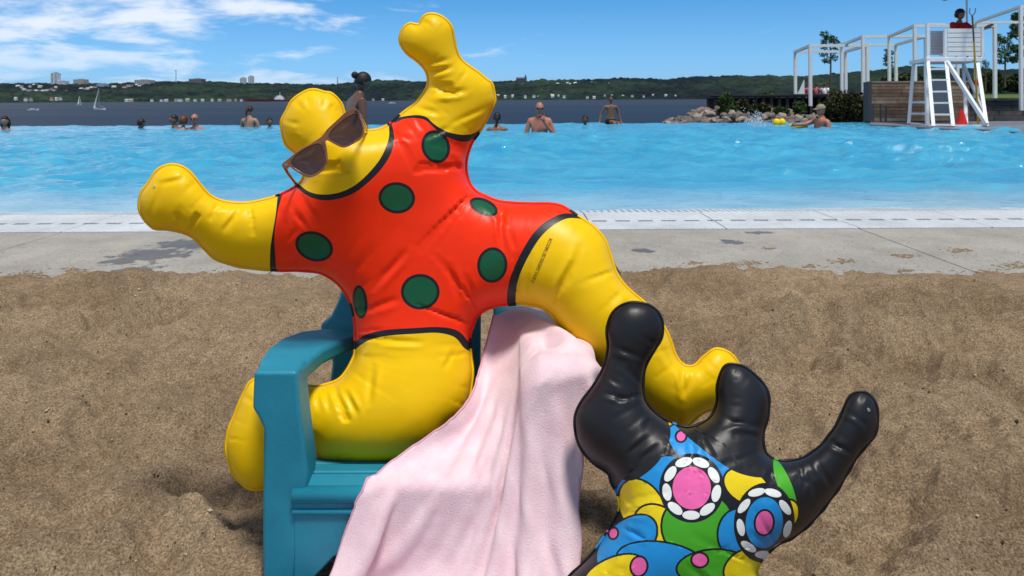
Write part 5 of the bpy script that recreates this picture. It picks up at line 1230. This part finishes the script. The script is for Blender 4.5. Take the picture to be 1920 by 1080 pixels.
# ---- the smaller black figure with the patterned suit
OUT2 = [(1205,570),(1180,568.5),(1160,577.5),(1145,595),(1139,620),(1141,650),(1137,675),(1125,705),(1105,735),(1087,760),(1079,785),(1081,815),(1090,840),(1110,865),(1140,886.5),(1147,905),(1160,930),(1162,955),(1150,980),(1132,1010),(1110,1040),(1085,1065),(1062,1088),(1040,1118),(1020,1160),(1018,1205),(1050,1236),(1110,1240),(1170,1215),(1235,1185),(1300,1180),(1360,1205),(1420,1232),(1470,1220),(1482,1180),(1462,1130),(1432,1095),(1418,1075),(1425,1055),(1440,1035),(1465,1017),(1490,1005),(1520,980),(1550,945),(1575,910),(1595,875),(1615,845),(1637,820),(1645,790),(1642,760),(1630,742),(1615,735.5),(1597,742),(1585,760),(1575,785),(1560,810),(1540,835),(1510,857),(1480,865),(1455,863),(1437,852),(1430,830),(1432,805),(1440,775),(1440,740),(1430,720),(1412,702),(1390,687),(1365,685),(1352,700),(1346,725),(1345,755),(1335,780),(1315,795),(1290,802),(1268,798),(1240,784),(1220,767),(1207,745),(1205,710),(1212,680),(1227,655),(1240,630),(1241,605),(1232,585),(1217,574)]
bArm = [(1246,776),(1256,800),(1255,825),(1235,865),(1205,892),(1183,901),(1160,897),(1128,880)]
bHead = [(1258,790),(1290,820),(1340,860),(1380,885),(1420,895),(1440,889),(1447,850)]
bRt = [(1444,852),(1465,872),(1485,910),(1496,955),(1492,990),(1484,1020)]
bLeg = [(1040,1090),(1090,1100),(1160,1112),(1240,1122),(1320,1122),(1390,1112),(1450,1090)]
# simple rounded colour patches on black, an arrangement of its own
PATCH = [(1262,812,20,17,.5,2),(1216,905,58,27,-.55,1),(1318,850,62,24,.62,1),(1205,955,46,30,1.1,2),(1232,985,34,26,.6,2),(1308,985,52,48,-.2,3),(1400,912,34,22,.5,2),(1476,905,13,44,-.35,3),(1382,1000,26,34,.1,1),(1175,1020,52,30,-.75,1),(1240,1055,66,28,.15,1),(1334,1062,50,22,-.1,3),(1400,1062,34,22,-.5,2),(1150,1072,44,18,-.4,2),(1476,965,14,20,.3,2)]
PATCH_DOTS = [(1277,818,8,9,.3,4),(1198,1062,14,17,.2,4),(1312,1050,14,12,.1,4),(1150,1000,7,9,.2,4)]
FLOW = [(1297,915,56,60,.0,36,40,4),(1433,980,52,70,.08,35,48,1)]
polys2 = [(p, False, True) for p in (bArm, bHead, bRt, bLeg)]
PATCH = [(e[0], e[1], e[2]*1.22+3, e[3]*1.22+3, e[4], e[5]) for e in PATCH]+PATCH_DOTS
for e in PATCH: polys2.append((ell(*e[:5], 30), True, False)); polys2.append((ell(e[0], e[1], e[2]+4, e[3]+4, e[4], 32), True, False))
PET = []
for e in FLOW:
    polys2.append((ell(e[0], e[1], e[2]+5, e[3]+5, e[4], 44), True, False)); polys2.append((ell(e[0], e[1], e[5], e[6], e[4], 34), True, False))
    for kk in range(9):
        a = 2*math.pi*kk/9+.2; rx, ry = (e[2]+e[5])/2+1.0, (e[3]+e[6])/2+1.0
        pe = (e[0]+rx*math.cos(a), e[1]+ry*math.sin(a), (e[2]-e[5])*.43, 16.5, math.atan2(ry*math.sin(a), rx*math.cos(a))); PET.append(pe); polys2.append((ell(*pe, 18), True, False))
    if e[7] == 1: polys2.append((ell(e[0], e[1], 16, 22, .1, 24), True, False)); polys2.append((ell(e[0], e[1], 20, 26, .1, 24), True, False))
reg2 = [below(bArm, [(1000, 860), (1000, 500), (1250, 500)]), below(bHead, [(1460, 840), (1460, 600), (1255, 600), (1252, 780)]), below(bRt, [(1500, 1100), (1750, 1000), (1750, 700), (1450, 700)]), below(bLeg, [(1600, 1300), (900, 1300), (900, 1100)])]
def cls2(x, y):
    r = np.zeros(x.shape, np.int32)
    for e in PATCH:
        r[inell(e, x, y, 4)] = 0; r[inell(e, x, y)] = e[5]
    for e in FLOW:
        r[inell(e, x, y, 5)] = 0
    for e in PET: r[inell(e, x, y)] = 5
    for e in FLOW:
        r[inell((e[0], e[1], e[5], e[6], e[4]), x, y)] = e[7]
        if e[7] == 1:
            r[inell((e[0], e[1], 20, 26, .1), x, y)] = 0; r[inell((e[0], e[1], 16, 22, .1), x, y)] = 4
    for g_ in reg2: r[inside(g_, x, y)] = 0
    return r
D2 = depth_fn([(1190,610,1.04),(1130,790,1.02),(1300,930,1.00),(1390,740,1.03),(1420,850,1.01),(1610,780,1.00),(1530,920,.99),(1250,1060,.98),(1100,1180,.98),(1420,1180,.98)], 60)
creases2 = [((1120,735),(1180,748),2.5,5),((1360,788),(1430,802),3.0,2.6),((1352,800),(1400,790),2.0,6),((1215,820),(1180,850),3.0,7),((1235,835),(1200,862),2.4,6),((1150,650),(1205,672),2.5,7),((1175,690),(1200,720),2.5,7),((1545,825),(1600,852),2.6,2.4),((1535,870),(1560,915),3.0,7),((1515,880),(1530,930),2.5,7),((1580,768),(1610,785),1.8,2.2),((1610,785),(1625,800),1.8,2.2),
 ((1165,915),(1190,960),2.5,7),((1165,960),(1200,965),3,7),((1170,990),(1210,1010),2.5,7),((1440,1020),(1410,1000),2.5,7),((1290,805),(1310,835),2.4,7),((1225,780),(1210,800),3,7),((1340,1100),(1290,1060),2,9),((1450,870),(1440,900),2.4,6),((1128,700),(1160,720),2.2,6)]
toy2 = thing('inflatable_figure', 'smaller black inflatable figure in a multicoloured patterned suit on the sand', 'inflatable toy', (.26, .98, 0))
body2, bvh2 = inflated(OUT2, polys2, cls2, [BLKV, BLUP, YELP, GREP, PNKP, WHTP], D2, .80, 4.8, creases2, 9, 'body', toy2, pucker=.9)
b = MB(); q = on_surface(bvh2, 1628, 768, .0); b.tube([q+Vector((0, .001, 0)), q+Vector((0, -.002, 0))], .002, 12); b.build('valve', mat('valve_grey', (.3, .3, .3), .3), toy2)

# ================================================================== SUNGLASSES
GF = mat('tortoise_frame', (.22, .080, .030), .10, .6, var=(60, .35), coat=.4, trans=.15)
LENS = mat('brown_lens', (.060, .026, .013), .03, .5, coat=.3, trans=.06, var=(25, .25))
zh = lambda p: (500+p[0]/4.153, 140+p[1]/4.153)
fo = [zh(p) for p in [(120,697),(186,640),(258,583),(330,545),(400,500),(440,468),(470,425),(540,360),(610,295),(660,266),(682,258),(706,274),(724,306),(748,380),(760,455),(735,500),(690,530),(625,563),(580,565),(520,537),(475,513),(455,520),(462,560),(472,640),(462,700),(425,758),(345,800),(285,787),(205,738),(176,718),(152,738)]]
lr = [zh(p) for p in [(482,475),(510,430),(560,382),(620,336),(680,306),(706,314),(728,352),(744,415),(738,470),(700,505),(640,541),(590,550),(535,528),(492,503)]]
ll = [zh(p) for p in [(190,682),(225,628),(290,580),(350,552),(395,537),(425,553),(448,600),(462,660),(455,697),(415,745),(350,782),(290,768),(222,730),(196,706)]]
DG = lambda x, y: 1.142+.00004*(x-610)-.00018*(y-260)
gl = thing('sunglasses', 'brown tortoiseshell sunglasses resting below the yellow toy head', 'sunglasses', P(610, 300, 1.145))
def ring_frame(name, loops, thick, m, parent, zoff=0.0, bev=.0012):
    pts = []; ed = []
    for lp in loops:
        c = catmull(lp, 3.0); s0 = len(pts); pts += [Vector(q) for q in c]; ed += [(s0+i, s0+(i+1) % len(c)) for i in range(len(c))]
    r = delaunay_2d_cdt(pts, ed, [], 0, .01); vs = [(v.x, v.y) for v in r[0]]; arr = np.array(vs); cen = np.array([arr[list(f)].mean(0) for f in r[2]])
    ok = inside(catmull(loops[0], 3.0), cen[:, 0], cen[:, 1])
    for lp in loops[1:]: ok &= ~inside(catmull(lp, 3.0), cen[:, 0], cen[:, 1])
    fs = [tuple(f) for f, k in zip(r[2], ok) if k]
    bm = bmesh.new(); bv = [bm.verts.new(P(x, y, DG(x, y)+zoff)) for x, y in vs]
    for f in fs:
        try: bm.faces.new([bv[i] for i in f])
        except ValueError: pass
    for v in [v for v in bm.verts if not v.link_faces]: bm.verts.remove(v)
    ex = bmesh.ops.extrude_face_region(bm, geom=bm.faces[:]); 
    for g_ in ex['geom']:
        if isinstance(g_, bmesh.types.BMVert): g_.co.y += thick
    bmesh.ops.recalc_face_normals(bm, faces=bm.faces); me = bpy.data.meshes.new(name); bm.to_mesh(me); bm.free(); me.materials.append(m)
    o = part(name, me, parent)
    if bev:
        md = o.modifiers.new('b', 'BEVEL'); md.width = bev; md.segments = 2; md.limit_method = 'ANGLE'; md.angle_limit = .9
    return o
ring_frame('frame', [fo, lr, ll], .0042, GF, gl)
for lp, nm in ((lr, 'lens'), (ll, 'lens')):
    c = np.array(lp); cc = c.mean(0); big = catmull(cc+(c-cc)*1.03, 3.0); b = MB(); n = len(big); rows_ = 6; vs = []
    for k in range(rows_+1):
        t = 1-k/rows_
        for x, y in big:
            qx, qy = cc+(np.array((x, y))-cc)*max(t, .001); vs.append(P(qx, qy, DG(qx, qy)+.0012-.0016*(1-t*t)))
    b.add(vs, [(k*n+i, k*n+(i+1) % n, (k+1)*n+(i+1) % n, (k+1)*n+i) for k in range(rows_) for i in range(n)]); o = b.build(nm, LENS, gl, smooth=True)
for pts in ([(131,700),(160,760),(200,815),(244,868)], [(690,275),(735,330),(765,385),(779,436)]):
    b = MB(); pp = [zh(p) for p in pts]; ds = [1.142, 1.17, 1.20, 1.235]
    b.tube([P(x, y, d_) for (x, y), d_ in zip(pp, ds)], [.0028, .0024, .0022, .0026], 8); b.build('temple', GF, gl, smooth=True)
for (x, y) in (zh((152, 700)), zh((690, 282))):
    b = MB(); q = P(x, y, DG(x, y)-.0004); b.tube([q, q+Vector((0, -.0008, 0))], .0028, 10); b.build('hinge_plate', mat('hinge_metal', (.42, .30, .25), .25, .5, metal=.6), gl)

# ================================================================== CHAIR
XM = -.145      # chair's mirror plane
ch = thing('childs_chair', 'teal plastic child sized garden chair with slatted seat standing in the sand', 'chair', (XM, 1.2, 0))
def both(fn, nm, **k):
    for sgn in (1, -1):
        b = MB(); fn(b, (lambda x: x) if sgn == 1 else (lambda x: 2*XM-x)); b.build(nm, TEAL, ch, **k)
legp = [(475,697),(556,697),(561,760),(567,812),(577,886),(569,950),(556,1043),(549,1108),(492,1108),(491,1000),(492,900),(493,804),(484,785),(472,766)]
def front_leg(b, mx):
    v = [P(x, y, 1.08) for x, y in legp]; b.prism([Vector((mx(p.x), p.y, p.z)) for p in v], (0, .055, 0))
both(front_leg, 'front_leg', bevel=.006, seg=3)
def arm(b, mx):
    outer = [(-.378,1.100),(-.392,1.14),(-.400,1.21),(-.396,1.27),(-.378,1.315),(-.345,1.340),(-.31,1.352)]
    inner = [(-.315,1.100),(-.314,1.12),(-.313,1.165),(-.310,1.21),(-.298,1.25),(-.283,1.285),(-.268,1.312)]
    vs = []; n = 7
    for k in range(n):
        z = .322-.020*(k/(n-1)); th = .026
        for (x, y), zz in ((outer[k], z), (inner[k], z), (inner[k], z-th), (outer[k], z-th)): vs.append((mx(x), y, zz))
    fs = [(k*4+j, k*4+(j+1) % 4, (k+1)*4+(j+1) % 4, (k+1)*4+j) for k in range(n-1) for j in range(4)]+[(0, 1, 2, 3), tuple((n-1)*4+j for j in (3, 2, 1, 0))]
    b.add(vs, fs)
both(arm, 'armrest', bevel=.007, seg=3)
# back: plane tilting away
BZ0, BD0, BZ1, BD1 = .10, 1.305, .60, 1.50
def bp_(x, z, off=0): return Vector((x, BD0+(z-BZ0)/(BZ1-BZ0)*(BD1-BD0)+off, z))
def wing(b, mx):   # curved wing that sweeps from the armrest up into the back
    pts = [(-.345,.296),(-.325,.312),(-.313,.34),(-.309,.36),(-.305,.39),(-.296,.41),(-.275,.425),(-.262,.41),(-.266,.38),(-.27,.34),(-.272,.27),(-.275,.18),(-.28,.10),(-.31,.05),(-.33,.0),(-.345,.0),(-.33,.09),(-.318,.18),(-.315,.235),(-.325,.265)]
    b.prism([(mx(x)-.018, bp_(x, z).y, z) for x, z in pts], (0, .028, 0))
both(wing, 'back_rail', bevel=.006, seg=3)
for k in range(4):
    x0 = XM-.018-.104+k*.0535; b = MB(); zt_ = .455-.012*abs(k-1.5)
    b.prism([bp_(x0, .12), bp_(x0+.046, .12), bp_(x0+.046, zt_), bp_(x0+.036, zt_+.012), bp_(x0+.010, zt_+.012), bp_(x0, zt_)], (0, .016, 0)); b.build('back_slat', TEAL, ch, bevel=.004)
for zc_ in (.20, .335, .42):
    b = MB(); b.prism([bp_(XM-.018-.125, zc_-.012, .017), bp_(XM-.018+.12, zc_-.012, .017), bp_(XM-.018+.12, zc_+.012, .017), bp_(XM-.018-.125, zc_+.012, .017)], (0, .014, 0)); b.build('back_crossbar', TEAL, ch, bevel=.003)
# seat slats across
sy = [(1.086, 1.118, .148, .156), (1.1215, 1.158, .156, .150), (1.162, 1.199, .149, .142), (1.203, 1.240, .141, .134), (1.244, 1.300, .133, .124)]
for (a, c, z0, z1) in sy:
    b = MB(); b.prism([(XM-.178, a, z0), (XM-.178, c, z1), (XM-.178, c, z1-.016), (XM-.178, a, z0-.016)], (.356, 0, 0)); b.build('seat_slat', TEAL, ch, bevel=.005, seg=3)
b = MB()   # front apron with an arched lower edge
xa, xb = XM-.178, XM+.178; pr_ = [(xa, .138), (xb, .138), (xb, .02)]
pr_ += [(xb-.03-(xb-xa-.06)*k/10, .02+.062*math.sin(math.pi*k/10)**.6) for k in range(11)]+[(xa, .02)]
b.prism([(x, 1.079, z) for x, z in pr_], (0, .018, 0)); b.build('apron', TEAL, ch, bevel=.004, seg=3)
b = MB(); b.tube([(xa, 1.079, .118), (xb, 1.079, .118)], .0045, 10); b.build('apron_bead', TEAL, ch, smooth=True)
b = MB(); b.tube([(xa, 1.083, .141), (xb, 1.083, .141)], .012, 12); b.build('seat_nose', TEAL, ch, smooth=True)
def rear_leg(b, mx): b.prism([(mx(-.325), 1.31, .10), (mx(-.325), 1.37, .10), (mx(-.325), 1.45, 0.005), (mx(-.325), 1.40, 0.005)], (mx(-.325+.035)-mx(-.325), 0, 0))
both(rear_leg, 'rear_leg', bevel=.004)

# ================================================================== BLANKET
def fleece():
    m = bpy.data.materials.new('pink_fleece'); m.use_nodes = True; t = m.node_tree; b = t.nodes['Principled BSDF']
    tc = t.nodes.new('ShaderNodeTexCoord')
    n = t.nodes.new('ShaderNodeTexNoise'); n.inputs['Scale'].default_value = 420; n.inputs['Detail'].default_value = 3; t.links.new(tc.outputs['Object'], n.inputs['Vector'])
    n2 = t.nodes.new('ShaderNodeTexNoise'); n2.inputs['Scale'].default_value = 30; n2.inputs['Detail'].default_value = 4; t.links.new(tc.outputs['Object'], n2.inputs['Vector'])
    r = t.nodes.new('ShaderNodeValToRGB'); r.color_ramp.elements[0].position = .3; r.color_ramp.elements[1].position = .7
    r.color_ramp.elements[0].color = (.76, .53, .58, 1); r.color_ramp.elements[1].color = (.86, .66, .70, 1); t.links.new(n2.outputs[0], r.inputs[0])
    t.links.new(r.outputs[0], b.inputs['Base Color'])
    b.inputs['Roughness'].default_value = .95; b.inputs['Specular IOR Level'].default_value = .08; b.inputs['Sheen Weight'].default_value = .35; b.inputs['Sheen Roughness'].default_value = .5
    bp = t.nodes.new('ShaderNodeBump'); bp.inputs['Strength'].default_value = .55; bp.inputs['Distance'].default_value = .0016; t.links.new(n.outputs[0], bp.inputs['Height']); t.links.new(bp.outputs[0], b.inputs['Normal'])
    return m
FLEECE = fleece()
# the drape is worked out here: a grid of cloth points falls onto the armrest, leg, seat and toy and comes to rest
def drape_cloth(poly, g, z_start, pin, steps):
    poly = np.array(poly)
    gx_ = np.arange(poly[:, 0].min(), poly[:, 0].max()+g, g); gy_ = np.arange(poly[:, 1].min(), poly[:, 1].max()+g, g)
    X, Y = np.meshgrid(gx_, gy_); ny, nx = X.shape
    ins = inside(poly, X.ravel(), Y.ravel()).reshape(X.shape)
    # keep the grid rows, but slide the outermost points onto the outline so that the edge is straight
    quad = ins[:-1, :-1] & ins[:-1, 1:] & ins[1:, 1:] & ins[1:, :-1]
    use = np.zeros_like(ins); use[:-1, :-1] |= quad; use[:-1, 1:] |= quad; use[1:, 1:] |= quad; use[1:, :-1] |= quad
    idx = -np.ones(X.shape, int); idx[use] = np.arange(use.sum())
    xy = np.stack([X[use], Y[use]], -1)
    jj, ii = np.where(quad); faces = np.stack([idx[jj, ii], idx[jj, ii+1], idx[jj+1, ii+1], idx[jj+1, ii]], -1)
    ed = np.sort(np.concatenate([faces[:, [0, 1]], faces[:, [1, 2]], faces[:, [2, 3]], faces[:, [3, 0]]]), 1)
    ue, ct = np.unique(ed, axis=0, return_counts=True); be = ue[ct == 1]; n = len(xy)
    on = np.zeros(n, bool); on[be.ravel()] = True; dg_ = np.bincount(be.ravel(), minlength=n)
    for it in range(12):
        sm = np.stack([np.bincount(be[:, 0], xy[be[:, 1], k], n)+np.bincount(be[:, 1], xy[be[:, 0], k], n) for k in (0, 1)], -1)
        xy = np.where(on[:, None], .4*xy+.6*sm/np.maximum(dg_, 1)[:, None], xy)
    p = np.c_[xy, z_start(xy[:, 0], xy[:, 1])]; w = 1.0-pin(xy[:, 0], xy[:, 1])
    sets = []
    def add(dj, di, stiff):
        a = idx[max(0, -dj):ny-max(0, dj), max(0, -di):nx-max(0, di)]; b_ = idx[max(0, dj):, max(0, di):] if di >= 0 else idx[dj:, :nx+di]
        if di < 0: a = idx[:ny-dj, -di:]
        J, I_ = np.indices(a.shape); ok = (a >= 0) & (b_ >= 0)
        if dj > 1 or di > 1:
            mid = idx[dj//2:dj//2+a.shape[0], di//2:di//2+a.shape[1]]; ok &= mid >= 0
        m = max(abs(dj), abs(di)); par = ((J//m if dj else I_//m) % 2)
        for q_ in (0, 1):
            s_ = ok & (par == q_)
            i0, i1 = a[s_], b_[s_]; sets.append((i0, i1, np.linalg.norm(p[i0]-p[i1], axis=1), stiff))
    BEND4 = .08
    add(0, 1, 1.0); add(1, 0, 1.0); add(1, 1, .35); add(1, -1, .35); add(0, 2, .30); add(2, 0, .30); add(0, 4, BEND4); add(4, 0, BEND4)
    R_ = .0085
    boxes = [((.067, 1.208, .114), (.047, .138, .211), -.05), ((-.145, 1.185, .0), (.178, .108, .146), -.11), ((-.344, 1.108, .10), (.034, .028, .21), 0.0)]
    balls = [((-.157, 1.215, .215), (.112, .088, .105))]
    v = np.zeros_like(p); dt = 1/60.
    for st in range(steps):
        damp = .985 if st < steps*.6 else .93
        v[:, 2] -= 9.8*dt*.55; v *= damp
        v *= np.minimum(1, 1.2/np.maximum(np.linalg.norm(v, axis=1), 1e-6))[:, None]
        prev = p.copy(); p = p+v*dt*w[:, None]
        for it in range(12):
            for (i0, i1, L, k) in sets:
                d = p[i1]-p[i0]; ln = np.linalg.norm(d, axis=1); ws = w[i0]+w[i1]+1e-9
                c = (k*(ln-L)/np.maximum(ln, 1e-9)/ws)[:, None]*d
                p[i0] += c*w[i0][:, None]; p[i1] -= c*w[i1][:, None]
            if it % 3 == 2:
                hit = np.zeros(n, bool)
                for (c, h, sl) in boxes:
                    q = p-np.array(c); q[:, 2] -= sl*q[:, 1]; h = np.array(h)
                    near_ = (np.abs(q) < h+R_+.001).all(1)
                    if not near_.any(): continue
                    ql = q[near_]; cl = np.clip(ql, -h, h); dv = ql-cl; dl = np.linalg.norm(dv, axis=1)
                    inn = dl < 1e-9; pen = h-np.abs(ql); ax = pen.argmin(1)
                    nrm = np.where(inn[:, None], 0, dv/np.maximum(dl, 1e-9)[:, None]); ar_ = np.arange(len(ql))
                    nrm[ar_[inn], ax[inn]] = np.sign(ql[ar_[inn], ax[inn]]); mv = np.where(inn, pen[ar_, ax]+R_, R_-dl)
                    k_ = mv > 0; id_ = np.where(near_)[0][k_]; p[id_] += nrm[k_]*mv[k_][:, None]*(w[id_] > 0)[:, None]; hit[id_] = True
                for (c, r) in balls:
                    q = (p-np.array(c))/np.array(r); ln = np.linalg.norm(q, axis=1); k_ = (ln < 1) & (w > 0); p[k_] += (q[k_]/ln[k_][:, None]-q[k_])*np.array(r)*.6; hit |= k_
                g0 = p[:, 2] < .006; p[g0, 2] = .006; hit |= g0
                # friction
                p[hit] = p[hit]-(p[hit]-prev[hit])*np.array([.80, .80, .05])
        v = (p-prev)/dt
    return p, faces, be
co_, cf_, be_ = drape_cloth([(-.015, 1.36), (.14, 1.36), (.14, 1.08), (.045, .74), (-.365, .75), (-.355, 1.01), (-.338, 1.09), (-.305, 1.142), (-.232, 1.182), (-.132, 1.216), (-.06, 1.28)], .0092,
    lambda x, y: .335+.019*np.clip((x+.12)/.08, 0, 1)*np.clip((1.34-y)/.2+.15, 0, 1)*np.sin((x+.35*(y-1.1))*2*math.pi/.082),
    lambda x, y: np.where((y > 1.31) & (x < .12) | ((x > .045) & (x < .10) & (y > 1.13)), 1.0, 0.0), 190)
me = mesh_from('blanket', co_, [tuple(int(i) for i in f) for f in cf_], FLEECE, None, True)
bk = thing('blanket', 'pale pink fleece blanket draped over the chair arm and seat', 'blanket', P(900, 1000, 1.06))
ob_ = part('cloth', me, bk); md = ob_.modifiers.new('smooth', 'SUBSURF'); md.levels = 1; md.render_levels = 2
md = ob_.modifiers.new('thick', 'SOLIDIFY'); md.thickness = .0030; md.offset = 0
nb_ = {}
for a_, c_ in be_.tolist():
    nb_.setdefault(a_, []).append(c_); nb_.setdefault(c_, []).append(a_)
st_ = next(iter(nb_)); loop_ = [st_]; pv_ = None
while True:
    nx_ = [q for q in nb_[loop_[-1]] if q != pv_][0]; pv_ = loop_[-1]
    if nx_ == st_: break
    loop_.append(nx_)
b = MB(); b.tube([Vector(co_[i]) for i in loop_+[st_]], .0020, 6, cap=False); b.build('hem_stitching', mat('hem_pink', (.66, .34, .44), .9, .1, bump=(500, .6, .001)), bk, smooth=True)
